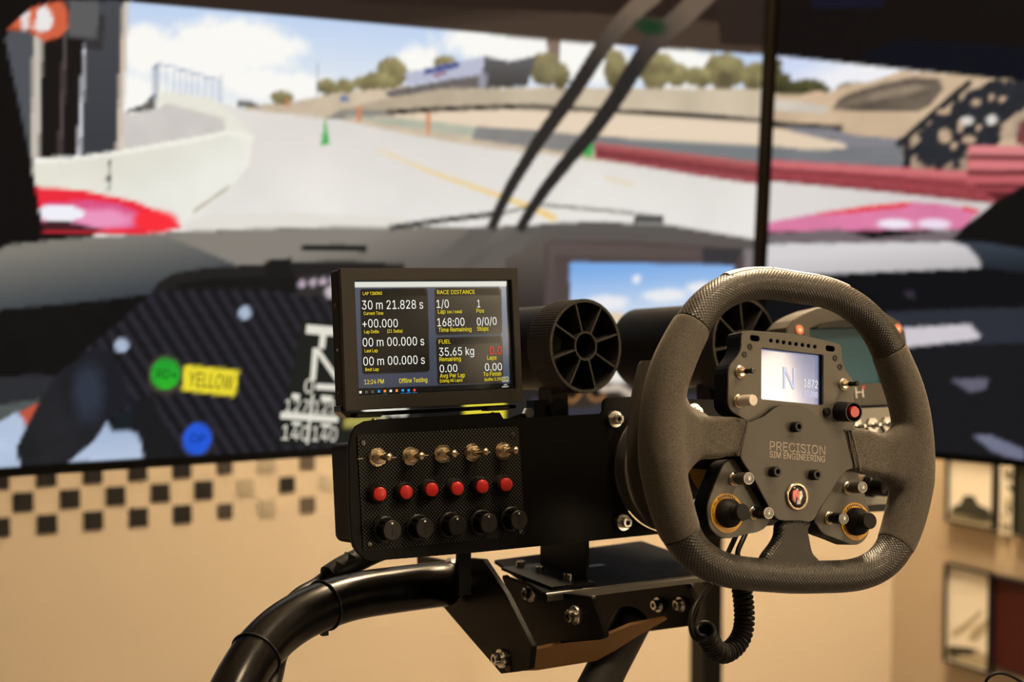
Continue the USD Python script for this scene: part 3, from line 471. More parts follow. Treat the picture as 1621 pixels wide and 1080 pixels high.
R2.poly([(-0.0062,0.1482),(0.1727,0.1355),(0.3484,0.1214),(0.3674,0.1193),(0.3066,0.0776),(-0.0023,0.0664)], (222, 217, 213), (206, 202, 200), [(0.0711,0.1346)][0], [(0.3362,0.1151)][0])
R2.poly([(-0.0309,0.0706),(0.1071,0.1013),(0.2069,0.1152),(0.2428,0.1196),(0.2883,0.1170),(0.3397,0.1086),(0.3161,0.0796),(-0.0305,0.0618)], (218, 124, 164), tex=.08, ts=20); R2.poly([(0.0732,0.0933),(0.1673,0.1117),(0.2427,0.1203),(0.2237,0.1100),(0.1411,0.0989)], (228, 62, 76)); R2.blob([(0.2120,0.0837)][0], 26 * EPX * 1.1, 8 * EPX, (240, 232, 246), .3, 0, 3, feather=.4); R2.blob([(0.2723,0.0858)][0], 24 * EPX * 1.1, 8 * EPX, (238, 222, 240), .3, 0, 4, feather=.4)
R2.line([(0.3141,0.1128),(0.3398,0.1070)], 6 * EPX, (226, 60, 72))
# roof and pillar
R2.poly([(-0.0794,1.3312),(1.5384,1.0722),(1.6450,0.0825),(0.3932,0.3092),(0.2209,0.3274),(-0.0042,0.3530),(-0.0337,0.3563)], (17, 13, 13)); R2.poly([(0.1409,0.3488),(0.1987,0.3760),(1.6250,0.2680),(1.6450,0.0825),(0.3932,0.3092),(0.2209,0.3274)], (11, 14, 25)); R2.poly([(0.0438,0.4707),(0.1735,0.4770),(0.1762,0.4277),(0.0664,0.4260)], (18, 18, 34))
R2.poly([(1.1511,0.5804),(0.4031,0.1504),(0.3664,0.1259),(0.3152,0.0807),(0.2947,0.0530),(1.1985,0.0621)], (16, 15, 16))
# dashboard
R2.poly([(-0.0197,0.0571),(0.1252,0.0729),(0.1765,0.0584),(0.3162,0.0798),(0.2946,0.0550),(-0.0189,0.0403)], (116, 104, 108)); R2.poly([(-0.0191,0.0445),(0.1967,0.0531),(0.2943,0.0600),(0.3516,0.0592),(0.4456,0.0473),(1.6635,-0.0897),(1.6857,-0.2960),(0.4499,-0.0211),(-0.0149,-0.0462)], (54, 63, 74), (20, 24, 30), [(0.2948,0.0510)][0], [(0.2983,-0.0092)][0])
R2.poly([(-0.0296,0.0399),(0.0337,0.0450),(0.3011,0.0582),(0.3215,0.0540),(0.3335,0.0446),(0.3449,0.0301),(0.3477,0.0153),(0.0367,-0.0172),(-0.0268,-0.0203)], (214, 210, 212), (188, 184, 186), [(0.1971,0.0470)][0], [(0.2034,0.0044)][0])
R2.poly([(-0.0165,-0.0124),(0.3540,0.0196),(0.4478,0.0122),(1.6686,-0.1370),(1.7744,-1.1192),(0.0601,-1.6479)], (14, 15, 19)); R2.poly([(0.2029,-0.0591),(0.3389,-0.0452),(0.4874,-0.0348),(1.6517,0.0202),(1.6737,-0.1845),(0.4908,-0.0875),(0.2063,-0.1227)], (44, 47, 57)); R2.poly([(-0.0106,-0.1376),(0.2417,-0.1131),(0.4908,-0.0875),(1.6737,-0.1845),(1.7744,-1.1192),(0.0601,-1.6479)], (24, 24, 28))
R2.poly([(0.2304,-0.0243),(0.2448,-0.0214),(0.2515,-0.0352),(0.2397,-0.0344)], (52, 46, 58)); R2.poly([(0.2337,-0.0832),(0.3369,-0.0708),(0.3526,-0.0883),(0.3510,-0.0937),(0.2413,-0.1137),(0.2354,-0.1134)], (206, 200, 206)); R2.poly([(0.3108,-0.1611),(0.3688,-0.1546),(0.3679,-0.1717),(0.3434,-0.1797)], (98, 96, 112)); R2.poly([(0.3503,-0.2485),(0.3757,-0.2447),(0.4301,-0.2637),(0.4314,-0.2845),(0.3829,-0.2711)], (112, 114, 136))

def big_display(frame, art, x0, y0, x1, y1, label, feet):
    t = thing('large_display', label, 'display', frame)
    display(t, art, x0, y0, x1, y1, .004, 0, 'screen_face')
    b, c = .0115, .0070
    obj('bezel', ext(sbox(x0 - c, y0 - b, x1 + c, y1 + c).difference(sbox(x0, y0, x1, y1)), -.02, .003), 'gloss_black', t, smooth=False)
    obj('back_housing', ext(rrect(x0 - c + .003, y0 - b + .004, x1 + c - .003, y1 + c - .003, .01), -.055, -.0005, .004), 'matte_black', t)
    return t
xs, xe = [(0.7743,0.1328)][0][0] - .0075, [(-0.0031,0.1330)][0][0] + .0115
d1 = big_display(D, A, xs - 1.425, -.2555, xs, .549, 'large flat display showing the race track, pit wall and game dashboard', 0)
d2 = big_display(E, R2, xe, -.2800, xe + 1.40, .5245, 'second large display angled beside it, showing stairs and dark passenger side', 0)
obj('seam_strip', bx(xs + .050, .15, -.050, .080, .78, .004), 'matte_black', d1, smooth=False)  # added strip, blocks the wall light showing through the seam
# lettering shown on the game's wheel
text(d1, 'screen_lettering', 'YELLOW', *[(-0.1812,-0.1576),(-0.1195,-0.1661)], .0195, .0006, 'glow_ink', label='word YELLOW on the screen')
text(d1, 'screen_lettering', 'RD+', *[(-0.2242,-0.1460),(-0.1972,-0.1479)], .012, .0006, 'glow_ink_green'); text(d1, 'screen_lettering', 'DP', *[(-0.1777,-0.2360),(-0.1575,-0.2381)], .012, .0006, 'glow_ink_blue')
for s_, p_, h_ in (('N', [(-0.0061,-0.1567),(0.0417,-0.1598)], .046), ('0', [(-0.0153,-0.1744),(-0.0020,-0.1754)], .020), ('127', [(-0.0439,-0.2001),(-0.0082,-0.2032)], .018), ('125', [(-0.0007,-0.2040),(0.0328,-0.2065)], .018), ('140', [(-0.0480,-0.2395),(-0.0086,-0.2431)], .021), ('140', [(-0.0029,-0.2439),(0.0345,-0.2470)], .021), ('140', [(0.1005,-0.2154),(0.1427,-0.2184)], .016)):
    text(d1, 'screen_lettering', s_, *p_, h_, .0006, 'glow_cream')
for p_, w_ in (([(-0.0133,-0.0837),(0.0308,-0.0882)], .013), ([(0.0123,-0.0914),(0.0102,-0.1121)], .009), ([(0.0025,-0.1661),(0.0486,-0.1702)], .0085), ([(-0.0494,-0.2048),(0.0368,-0.2150)], .0095), ([(-0.0020,-0.1767),(-0.0095,-0.2481)], .0035), ([(-0.0330,-0.1781),(-0.0218,-0.1800)], .008), ([(0.0104,-0.1827),(0.0277,-0.1853)], .008), ([(0.0755,-0.2021),(0.1455,-0.2092)], .01), ([(-0.0325,-0.2169),(-0.0193,-0.2185)], .005), ([(0.0110,-0.2219),(0.0264,-0.2236)], .005)):
    obj('screen_lettering', ext(LineString(p_).buffer(w_ / 2, cap_style='flat'), .0005, .0007), 'glow_cream', d1, smooth=False)
# stand of the displays
st = thing('display_stand', 'black square post of the display stand behind the coiled cable', 'stand', (tuple([(1.5041,2.0648,0.4489)][0][:2]) + (0,), (1, 0, 0), (0, 1, 0), (0, 0, 1)))
obj('post', wbox((-.0205, -.0205, .01), (.0205, .0205, 1.45)), 'gloss_black', st, smooth=False)
obj('foot', wbox((-.30, -.05, 0), (.30, .05, .012)), 'gloss_black', st, smooth=False)
obj('cross_arm', wbox((-.55, -.05, 1.05), (.40, -.0205, 1.13)), 'gloss_black', st, smooth=False)
# ------------------------------------------------------------------ control panel, lap screen, fans
P = ((0.515965,1.09062,0.909933),(1,0,0),(0,0.114937,0.993373),(0,-0.993373,0.114937))
def cap_bolt(parent, x, y, z, r, h, mt, name='bolt', washer=0, label=None, R=None):
    hole = m3.Manifold.cylinder(h * .7, r * .52, r * .52, 6).translate((0, 0, h * .45))
    head = man(lathe([(0, 0), (r, 0), (r, h * .86), (r * .86, h), (0, h)], 24)) - hole
    b = part(parent, name, label)
    pl = lambda T: mv(T, x, y, z, R) if R is None else mv(T, 0, 0, 0, R)
    def place(T):
        T = T.copy()
        if R is not None: T.apply_transform(R)
        T.apply_translation((x, y, z)); return T
    wz = 0
    if washer:
        wz = washer[1]
        obj('washer', place(lathe([(0, 0), (washer[0], 0), (washer[0], wz * .7), (washer[0] * .93, wz), (0, wz)], 24)), mt, b)
    head = tm(head); head.apply_translation((0, 0, wz))
    obj('bolt_head', place(head), mt, b)
    obj('socket_shade', place(mv(ext(hexa(r * .5), 0, .0004), 0, 0, wz + h * .5)), 'print_black', b, smooth=False)  # dark disc paints the shade inside the bolt socket
    return b
def screw(parent, x, y, z, r, mt='dark_steel', name='screw'):
    s = man(lathe([(0, -.001), (r, -.001), (r, .0002), (r * .75, r * .45), (0, r * .5)], 20)) - m3.Manifold.cylinder(.004, r * .38, r * .38, 6).translate((0, 0, r * .12))
    return obj(name, mv(tm(s), x, y, z), mt, parent)

cp = thing('control_panel', 'black steel control panel with carbon overlay, toggles, red buttons and knobs beside the wheel', 'control panel', P)
plate = [(-0.08055,0.04770),(-0.08217,0.03787),(-0.08380,-0.00421),(-0.08352,-0.03124),(-0.08168,-0.03866),(-0.07753,-0.04476),(-0.07216,-0.04942),(-0.06553,-0.05188),(0.03426,-0.05390),(0.21852,-0.05456),(0.36459,-0.05817),(0.37407,0.05879),(0.30582,0.06547),(0.20136,0.07351),(0.17256,0.07386),(0.16900,0.07142),(0.16762,0.06802),(0.16719,0.06171),(0.16515,0.05950),(0.06434,0.05989),(0.06093,0.06559),(0.00193,0.06514),(-0.05360,0.06520),(-0.06617,0.06424),(-0.07427,0.06045),(-0.07849,0.05491)]
plate = Polygon(plate).buffer(-.001, quad_segs=4).buffer(.001, quad_segs=4)
mc = [(0.23511,0.00553)][0]
obj('face_plate', ext(plate.difference(circ(*mc, .0598, 16)), -.004, 0, .0008), 'plate_black', cp)
hx = [(-0.08028,0.05292),(-0.08395,-0.03949),(0.07857,0.06086),(0.07207,-0.04394)]
obj('housing', ext(rrect(hx[0][0] + .0005, hx[1][1] + .002, hx[2][0], hx[0][1] - .006, .007), -.048, -.004, .003, True), 'hull_black', cp)
obj('carbon_overlay', ext(soft([(-0.07441,0.05354),(0.07817,0.05225),(0.07880,-0.04338),(-0.07360,-0.04263)], .002), 0, .001, .0002), 'panel_carbon', cp)
for p in [(-0.06959,0.04634),(0.07160,0.04515),(-0.06827,-0.03763),(0.07438,-0.03949)]: screw(cp, *p, .001, .0023)
# toggle switches
for i, (p, q) in enumerate(zip([(-0.05755,0.03370),(-0.02734,0.03280),(0.00269,0.03282),(0.03129,0.03233),(0.06126,0.03179)], [(-0.05229,0.03363),(-0.02314,0.03267),(0.00746,0.03288),(0.03753,0.03280),(0.06655,0.03219)])):
    t = part(cp, 'toggle_switch')
    obj('washer', mv(lathe([(0, 0), (.0078, 0), (.0078, .0008), (0, .0008)], 28), *p, .001), 'chrome_gold', t)
    nut = ext(hexa(.0082), .0018, .0042, .0006); nut.apply_transform(rot(17 + 23 * i, (0, 0, 1)))
    obj('hex_nut', mv(nut, *p, 0), 'chrome_gold', t)
    obj('bushing', mv(lathe([(0, .004), (.0056, .004), (.0056, .0068), (.005, .0075), (.0036, .0078), (.003, .007), (0, .007)], 24), *p, 0), 'chrome_gold', t)
    a, b = np.array([*p, .007]), np.array([*q, .0185]); u = np.linspace(0, 1, 12)
    rr = np.interp(u, [0, .1, .72, .8, .93, 1], [.0022, .0021, .0031, .0034, .0031, .0014])
    obj('lever', weld(sweep(a + (b - a) * u[:, None], rr, up=None, n=16)[0]), 'chrome_gold', t)
    m_ = [p[0] - .0150, p[1] - .0003]; obj('washer_glint', bx(m_[0], m_[1], .0011, .0046, .0007, .0002), 'engraved', t, smooth=False)  # pale bar paints the glint of the washer tab
# push buttons
for p, q in zip([(-0.05996,0.00346),(-0.03596,0.00315),(-0.01256,0.00353),(0.01135,0.00279),(0.03520,0.00282),(0.05848,0.00280)], [(-0.05788,0.00384),(-0.03408,0.00354),(-0.01073,0.00391),(0.01285,0.00319),(0.03664,0.00335),(0.05986,0.00334)]):
    t = part(cp, 'push_button')
    obj('collar', mv(lathe([(0, .001), (.0089, .001), (.0089, .0035), (.0078, .0075), (.0070, .0082), (.0064, .0078), (.0062, .006), (0, .006)], 32), *p, 0), 'matte_black', t)
    obj('button_cap', mv(lathe([(0, .004), (.0060, .004), (.0060, .0092), (.0056, .0100), (.0040, .0107), (0, .0111)], 28), *p, 0), 'red_cap', t)
# rotary knobs
kn = [(.0105 + .0005 * math.cos(16 * a)) for a in np.linspace(0, 2 * np.pi, 192, endpoint=False)]
for i, (p, q) in enumerate(zip([(-0.05436,-0.02667),(-0.02479,-0.02737),(0.00522,-0.02782),(0.03496,-0.02833),(0.06429,-0.02799)], [(-0.05131,-0.02618),(-0.02212,-0.02676),(0.00751,-0.02708),(0.03831,-0.02670),(0.06781,-0.02715)])):
    t = part(cp, 'rotary_knob')
    nut = ext(hexa(.0098), .0012, .0032, .0005); nut.apply_transform(rot(11 + 31 * i, (0, 0, 1)))
    obj('hex_nut', mv(nut, *p, 0), 'chrome_gold', t)
    obj('knob_skirt', mv(lathe([(0, .0036), (.0113, .0036), (.0113, .0055), (.0102, .0066), (0, .0066)], 36), *p, 0), 'satin_black', t)
    fl = Polygon([((.0088 + .0006 * math.copysign(abs(math.cos(9 * a)) ** .5, math.cos(9 * a))) * math.cos(a), (.0088 + .0006 * math.copysign(abs(math.cos(9 * a)) ** .5, math.cos(9 * a))) * math.sin(a)) for a in np.linspace(0, 2 * np.pi, 216, endpoint=False)])
    obj('fluted_grip', mv(ext(fl, .0064, .0165), *p, 0), 'gloss_black', t)
    obj('knob_cap', mv(lathe([(0, .015), (.0086, .015), (.0084, .0183), (.0076, .0190), (0, .0190)], 36), *p, 0), 'satin_black', t)
    obj('index_dot', mv(lathe([(0, .0188), (.0009, .0188), (.0009, .0193), (0, .0193)], 12), p[0], p[1] + .0058, 0), 'dot_white', t)
    obj('index_line', bx(p[0], p[1], .0191, .0005, .0085, .0002), 'matte_black', t, smooth=False)
# large socket bolts around the wheel motor
for p in [(0.17690,0.05392),(0.17924,-0.04031),(0.26475,0.05639),(0.26349,-0.03822)]: cap_bolt(cp, *p, 0, .0049, .0068, 'steel', 'flange_bolt', (.0080, .0050))
# the wheel motor behind the plate, its polished flange and shaft
wm = thing('wheel_motor', 'direct drive wheel motor with polished round flange between panel and wheel', 'motor', P)
obj('motor_body', mv(lathe([(0, -.17), (.040, -.17), (.042, -.165), (.042, -.006), (.04, -.0045), (0, -.0045)], 48), *mc, 0), 'matte_black', wm)
obj('flange', mv(lathe([(0, .0005), (.0590, .0005), (.0590, .016), (.0578, .0172), (.03, .0175), (0, .0175)], 72), *mc, 0), 'flange_steel', wm, label='polished steel flange')
W = ((0.744784,0.898511,0.947881),(0.992115,-0.020038,-0.123721),(0.125333,0.15862,0.979352),(0,-0.987136,0.159881))
Pm = [np.array(v) for v in P]; Wm = [np.array(v) for v in W]
c0 = Pm[0] + Pm[1] * mc[0] + Pm[2] * mc[1] + Pm[3] * .0175
c1 = Wm[0] - Wm[3] * .060
# quick release, on the axis from motor to wheel
ax = (c1 - c0) / np.linalg.norm(c1 - c0); axl = float(np.linalg.norm(c1 - c0))
e1 = np.cross((0, 0, 1), ax); e1 /= np.linalg.norm(e1); e2 = np.cross(ax, e1)
qr = thing('quick_release', 'round quick release coupling with yellow collar behind the wheel hub', 'coupling', (tuple(c0), tuple(e1), tuple(e2), tuple(ax)))
obj('adapter', lathe([(0, 0), (.030, 0), (.030, .012), (.024, .016), (.024, axl * .55), (0, axl * .55)], 40), 'matte_black', qr)
obj('collar', lathe([(0, axl * .5), (.0275, axl * .5), (.029, axl * .52), (.029, axl * .74), (.0275, axl * .76), (0, axl * .76)], 40), 'yellow_metal', qr, label='yellow metal collar')
obj('hub', lathe([(0, axl * .74), (.026, axl * .74), (.026, axl), (0, axl)], 40), 'satin_black', qr)

# ------------------------------------------------------------------ small lap timing display
M = ((0.511938,1.11049,1.04142),(1,0,0),(0,0.087156,0.996195),(0,-0.996195,0.087156))
ml = thing('lap_display', 'small black monitor showing lap timing, race distance and fuel above the button panel', 'monitor', M)
S = dict(zip('abcd', [(-0.06319,0.04849),(0.08121,0.04850),(0.08228,-0.04592),(-0.06337,-0.04638)]))
x0, x1 = (S['a'][0] + S['d'][0]) / 2, (S['b'][0] + S['c'][0]) / 2; y1, y0 = (S['a'][1] + S['b'][1]) / 2, (S['c'][1] + S['d'][1]) / 2
o0 = [(-0.07573,0.06018),(0.09064,-0.05866),(-0.07605,-0.05868)]
X0, X1, Y1, Y0 = -.0765, .0920, .0603, -.0592
obj('bezel', ext(rrect(X0, Y0, X1, Y1, .0012).difference(rrect(x0 - .0006, y0 - .0006, x1 + .0036, y1 + .0012, .0006)), -.005, 0, .0006), 'bezel_black', ml)
obj('back_housing', ext(rrect(X0 + .0004, Y0 + .0004, X1 - .0004, Y1 - .0004, .003), -.026, -.0048, .003, True), 'matte_black', ml)
Z = -.0040
def emi(g, z, m, nm='screen_panel', th=.00012): return obj(nm, tm(cs(g).extrude(th).translate((0, 0, z))), m, ml, smooth=False)
art = Art(); art.poly([(x0, y0), (x1 + .003, y0), (x1 + .003, y1 + .001), (x0, y1 + .001)], (78, 84, 100), (62, 66, 80), (x0, y1), (x0, y0))
art.poly([(0.07486,0.04789),(0.08664,0.04784),(0.08374,-0.04597),(0.07420,-0.04559)], (150, 156, 168), (70, 78, 92), [(0.07915,0.04527)][0], [(0.07651,-0.04309)][0])
art.poly([(x1, y0), (x1 + .004, y0), (x1 + .004, y1 + .002), (x1, y1 + .002)], (16, 15, 14))
for q in ([(-0.05799,0.04289),(0.00498,0.04312),(0.00363,-0.02920),(-0.05871,-0.02930)], [(0.01097,0.04308),(0.07684,0.04306),(0.07597,0.00210),(0.01071,0.00223)], [(0.01090,0.00020),(0.07619,0.00041),(0.07512,-0.04148),(0.01051,-0.04057)]):
    art.poly(list(soft(q, .0026).exterior.coords)[:-1], (24, 22, 18), (92, 84, 68), [(-0.00049,-0.01242)][0], [(0.07732,0.03746)][0])  # gradient paints a brownish reflection towards the upper right
    art.poly([tuple(np.array(q[0]) + (.003, -.0005)), tuple(np.array(q[1]) + (-.003, -.0005)), tuple(np.array(q[1]) + (-.001, -.0066)), tuple(np.array(q[0]) + (.001, -.0066))], (16, 15, 13), (52, 48, 40), [(0.00137,0.03049)][0], [(0.07744,0.04007)][0])
art.poly([(-0.06907,-0.04096),(0.08393,-0.04181),(0.08362,-0.04856),(-0.06935,-0.04794)], (14, 14, 14))
art.poly([(-0.06475,0.04872),(0.08226,0.04890),(0.08205,0.04434),(-0.06493,0.04416)], (222, 222, 212))
display(ml, art, x0, y0, x1 + .003, y1 + .0006, .0007, Z, 'mini_screen_face')
TZ = Z + .0003
for s_, (a, b), h_, m_ in [
    ('LAP TIMING', [(-0.05556,0.03755),(-0.03806,0.03765)], 22, 'glow_yellow'), ('30 m 21.828 s', [(-0.05685,0.02544),(-0.00023,0.02545)], 60, 'glow_white'), ('Current Time', [(-0.05559,0.02073),(-0.03769,0.02071)], 22, 'glow_yellow'),
    ('+00.000', [(-0.05708,0.01013),(-0.02463,0.00988)], 56, 'glow_white'), ('Lap Delta', [(-0.05570,0.00516),(-0.04250,0.00525)], 22, 'glow_yellow'), ('(Z1 Delta)', [(-0.03471,0.00521),(-0.02061,0.00517)], 22, 'glow_yellow'),
    ('00 m 00.000 s', [(-0.05748,-0.00591),(-0.00063,-0.00610)], 58, 'glow_white'), ('Last Lap', [(-0.05596,-0.01089),(-0.04397,-0.01085)], 22, 'glow_yellow'), ('00 m 00.000 s', [(-0.05761,-0.02194),(-0.00077,-0.02212)], 58, 'glow_white'), ('Best Lap', [(-0.05609,-0.02668),(-0.04383,-0.02672)], 22, 'glow_yellow'),
    ('12:24 PM', [(-0.05734,-0.03773),(-0.03960,-0.03766)], 30, 'glow_yellow'), ('Offline Testing', [(-0.02544,-0.03795),(0.00090,-0.03781)], 31, 'glow_yellow'),
    ('RACE DISTANCE', [(0.01367,0.03772),(0.05015,0.03781)], 28, 'glow_yellow'), ('1/0', [(0.01259,0.02579),(0.02439,0.02590)], 56, 'glow_white'), ('1', [(0.05205,0.02581),(0.05493,0.02577)], 54, 'glow_white'), ('Lap', [(0.01363,0.02095),(0.02079,0.02098)], 28, 'glow_yellow'), ('(on / total)', [(0.02263,0.02108),(0.03680,0.02113)], 20, 'glow_yellow'), ('Pos', [(0.05112,0.02118),(0.05848,0.02120)], 28, 'glow_yellow'),
    ('168:00', [(0.01258,0.00980),(0.03886,0.00994)], 56, 'glow_white'), ('0/0/0', [(0.05104,0.00997),(0.07064,0.01026)], 54, 'glow_white'), ('Time Remaining', [(0.01349,0.00496),(0.04536,0.00507)], 29, 'glow_yellow'), ('Stops', [(0.05097,0.00521),(0.06210,0.00524)], 29, 'glow_yellow'),
    ('FUEL', [(0.01332,-0.00531),(0.02484,-0.00534)], 28, 'glow_yellow'), ('35.65 kg', [(0.01328,-0.01584),(0.04700,-0.01578)], 56, 'glow_white'), ('0.0', [(0.06245,-0.01583),(0.07441,-0.01578)], 54, 'glow_red'), ('Remaining', [(0.01335,-0.02053),(0.03379,-0.02052)], 29, 'glow_yellow'), ('Laps', [(0.05976,-0.02053),(0.06892,-0.02054)], 29, 'glow_yellow'),
    ('0.00', [(0.01320,-0.03016),(0.03010,-0.03010)], 52, 'glow_white'), ('0.00', [(0.05715,-0.03024),(0.07403,-0.03029)], 52, 'glow_white'), ('Avg Per Lap', [(0.01314,-0.03484),(0.03727,-0.03494)], 29, 'glow_yellow'), ('To Finish', [(0.05520,-0.03494),(0.07294,-0.03492)], 29, 'glow_yellow'), ('(Using All Laps)', [(0.01297,-0.03876),(0.03454,-0.03868)], 21, 'glow_yellow'), ('(buffer 2.25)', [(0.05630,-0.03923),(0.07289,-0.03907)], 21, 'glow_yellow'), ('DL', [(0.07506,-0.03966),(0.07902,-0.03968)], 20, 'glow_yellow'), ('1/28', [(0.07502,-0.04368),(0.07825,-0.04368)], 9, 'glow_white'), ('4/10/2017', [(0.07318,-0.04555),(0.07993,-0.04543)], 9, 'glow_white')]:
    text(ml, 'lettering', s_, a, b, h_ / 4.3206 * .000543, TZ, m_)
q = Polygon([(0.07375,-0.03625),(0.07992,-0.03621),(0.07987,-0.04036),(0.07370,-0.04052)]).buffer(0); emi(q.difference(q.buffer(-.0004)), TZ, 'glow_bar', 'lettering')
for (u, c_) in zip([(-0.06117,-0.04423),(-0.05575,-0.04432),(-0.05017,-0.04430),(-0.04443,-0.04417),(-0.03893,-0.04414),(-0.03355,-0.04423),(-0.02801,-0.04421),(-0.02244,-0.04418),(-0.01700,-0.04440),(-0.01152,-0.04449)], ('glow_bar', 'glow_grey', 'glow_grey', 'glow_blue', 'glow_orange', 'glow_bar', 'glow_orange', 'glow_blue', 'glow_blue', 'glow_red')):
    emi(sbox(u[0] - .0011, u[1] - .0011, u[0] + .0011, u[1] + .0011) if c_ != 'glow_grey' else circ(*u, .0012).difference(circ(*u, .0007)), TZ, c_, 'taskbar_icon')
for u in [(-0.03904,-0.04674),(-0.02254,-0.04655),(-0.01709,-0.04652),(-0.01134,-0.04651)]: emi(sbox(u[0] - .0022, u[1] - .0002, u[0] + .0022, u[1] + .0002), TZ, 'glow_blue', 'taskbar_icon')
for y in (.030, -.008, -.044): obj('side_screw', mv(lathe([(0, 0), (.0016, 0), (.0014, .0009), (0, .001)], 14), X0 + .0002, y, -.014, rot(-90, (0, 1, 0))), 'steel' if y == -.008 else 'dark_steel', ml)
# its bracket: a strip with two rubber pads on top of the panel
obj('mount_strip', ext(rrect(X0 + .012, Y0 - .0055, X1 - .004, Y0 - .0022, .001), -.022, -.006, .0006), 'gloss_black', ml)
obj('mount_lip', tm(cs(soft([(X0 - .001, Y0 + .004), (X0 + .003, Y0 + .004), (X0 + .004, Y0 - .001), (X0 + .034, Y0 - .0025), (X0 + .034, Y0 - .006), (X0 + .004, Y0 - .006), (X0 - .001, Y0 - .001)], .001)).extrude(.016).translate((0, 0, -.024))), 'gloss_black', ml)
for xx in (X0 + .022, X1 - .024):
    obj('rubber_pad', ext(rrect(xx - .011, Y0 - .0065, xx + .011, Y0 - .003, .001), -.014, -.002), 'matte_black', ml)
    obj('mount_screw', mv(lathe([(0, 0), (.002, 0), (.0018, .002), (0, .0022)], 14), xx + (.005 if xx < 0 else -.004), Y0 - .0095, -.006), 'steel', ml)

# ------------------------------------------------------------------ two round fan nozzles
def fan(name, frame, R_, L, label, a0):
    t = thing(name, label, 'fan', frame)
    ring = (m3.Manifold.cylinder(.034, R_, R_, 96) - m3.Manifold.cylinder(.04, R_ - .0026, R_ - .0026, 96).translate((0, 0, -.003))).translate((0, 0, -.034))
    ribs = []
    for k in range(96):
        a = k / 96 * 2 * np.pi; b = m3.Manifold.cube((.0011, .0009, .0335), True).rotate((0, 0, math.degrees(a))).translate((R_ * math.cos(a), R_ * math.sin(a), -.0170)); ribs.append(b)
    obj('nozzle_ring', tm(m3.Manifold.batch_boolean([ring] + ribs, m3.OpType.Add)), 'printed_plastic', t, smooth=30)
    rh = R_ * .315
    obj('hub_ring', tm((m3.Manifold.cylinder(.020, rh, rh, 48) - m3.Manifold.cylinder(.03, rh - .0018, rh - .0018, 48).translate((0, 0, -.005))).translate((0, 0, -.0205))), 'printed_plastic', t, smooth=30)
    for k in range(8):
        a = a0 + k * math.pi / 4; r0, r1 = rh - .001, R_ - .0018
        s = m3.Manifold.cube((r1 - r0, .0018, .019), True).translate(((r0 + r1) / 2, 0, -.0102)).rotate((0, 0, math.degrees(a)))
        obj('spoke', tm(s), 'printed_plastic', t, smooth=False)
    obj('duct', tm((m3.Manifold.cylinder(L, R_ * .93, R_ * .93, 72) - m3.Manifold.cylinder(L, R_ * .9, R_ * .9, 72).translate((0, 0, .006))).translate((0, 0, -L - .03))), 'duct_black', t, smooth=30)
    obj('fan_hub', mv(lathe([(0, -.075), (R_ * .4, -.075), (R_ * .4, -.055), (R_ * .33, -.052), (0, -.052)], 36), 0, 0, 0), 'matte_black', t)
    for k in range(7):
        bl = m3.Manifold.cube((R_ * .5, .014, .0016), True).rotate((38, 0, 0)).translate((R_ * .63, 0, -.064)).rotate((0, 0, k * 360 / 7)); obj('fan_blade', tm(bl), 'matte_black', t, smooth=False)
    obj('mount_foot', wbox((-.010, -R_ - .04, -.062), (.010, -R_ + .004, -.042)), 'gloss_black', t, smooth=False)
    return t
F1 = ((0.688801,1.13763,1.02857),(0.985996,0.166769,0),(-0.011633,0.06878,0.997564),(0.166363,-0.983594,0.069756))
F2 = ((0.881785,1.14756,1.0251),(0.985996,0.166769,0),(-0.011633,0.06878,0.997564),(0.166363,-0.983594,0.069756))
fan('fan_nozzle', F1, .0437, .10, 'black printed fan nozzle with eight spokes between lap display and wheel', math.radians(14))
fan('fan_nozzle', F2, .0464, .125, 'second black fan nozzle, mostly hidden behind the wheel rim', math.radians(6))
# bracket holding the first nozzle
fb = thing('fan_bracket', 'black bracket and angled stay under the fan nozzle, with a hex bolt', 'bracket', P)
q = [(0.10448,0.07490),(0.12022,0.07480),(0.12040,0.05700),(0.10334,0.05671)]
obj('upright', ext(q, -.030, -.016), 'gloss_black', fb, smooth=False)
obj('stay', ext([(0.11788,0.07069),(0.12877,0.07594),(0.13458,0.07339),(0.11977,0.05918)], -.018, -.012), 'gloss_black', fb, smooth=False)
obj('cable_run', ext([(0.07450,0.05914),(0.09012,0.06345),(0.10060,0.06579),(0.10010,0.05787)], -.018, -.012), 'gloss_black', fb, smooth=False)
nut = ext(hexa(.0052), 0, .005, .0008); obj('hex_bolt', mv(nut, *[(0.09546,0.06363)][0], -.014), 'steel', fb)
# ------------------------------------------------------------------ the steering wheel
sw = thing('steering_wheel', 'racing steering wheel with suede grips, woven carbon rim, small screen and buttons', 'steering wheel', W)
half = [(0, 141.5), (31, 141), (63, 133), (89.5, 115), (108.5, 88), (122.5, 58), (128.8, 25), (127.5, -9), (119, -43), (101, -75), (69, -91), (33, -94.5), (0, -95.5)]
ring_pts = [(x + 1.5, y) for x, y in half] + [(-x + 1.5, y) for x, y in half[1:-1][::-1]]
RP = spl(np.array(ring_pts) / 1000, 40)                              # clockwise from the top
NR = len(RP)
def rad(y): return np.interp(y, [-.095, -.080, -.045, -.010, .03, .07, .10, .125, .142], [.0132, .0145, .0168, .0182, .0168, .0162, .0150, .0136, .0128])
near = lambda p: int(np.argmin(((RP - np.array(p)) ** 2).sum(1)))
j_rt, j_lt, j_rb, j_lb = [near(p) for p in [(0.10656,0.10148),(-0.10096,0.09898),(0.11325,-0.06967),(-0.10479,-0.06393)]]
def arc(i, j, pad=0):
    i, j = i - pad, j + pad
    k = np.arange(i, (j if j > i else j + NR) + 1) % NR
    return np.c_[RP[k], np.full(len(k), -.008)]
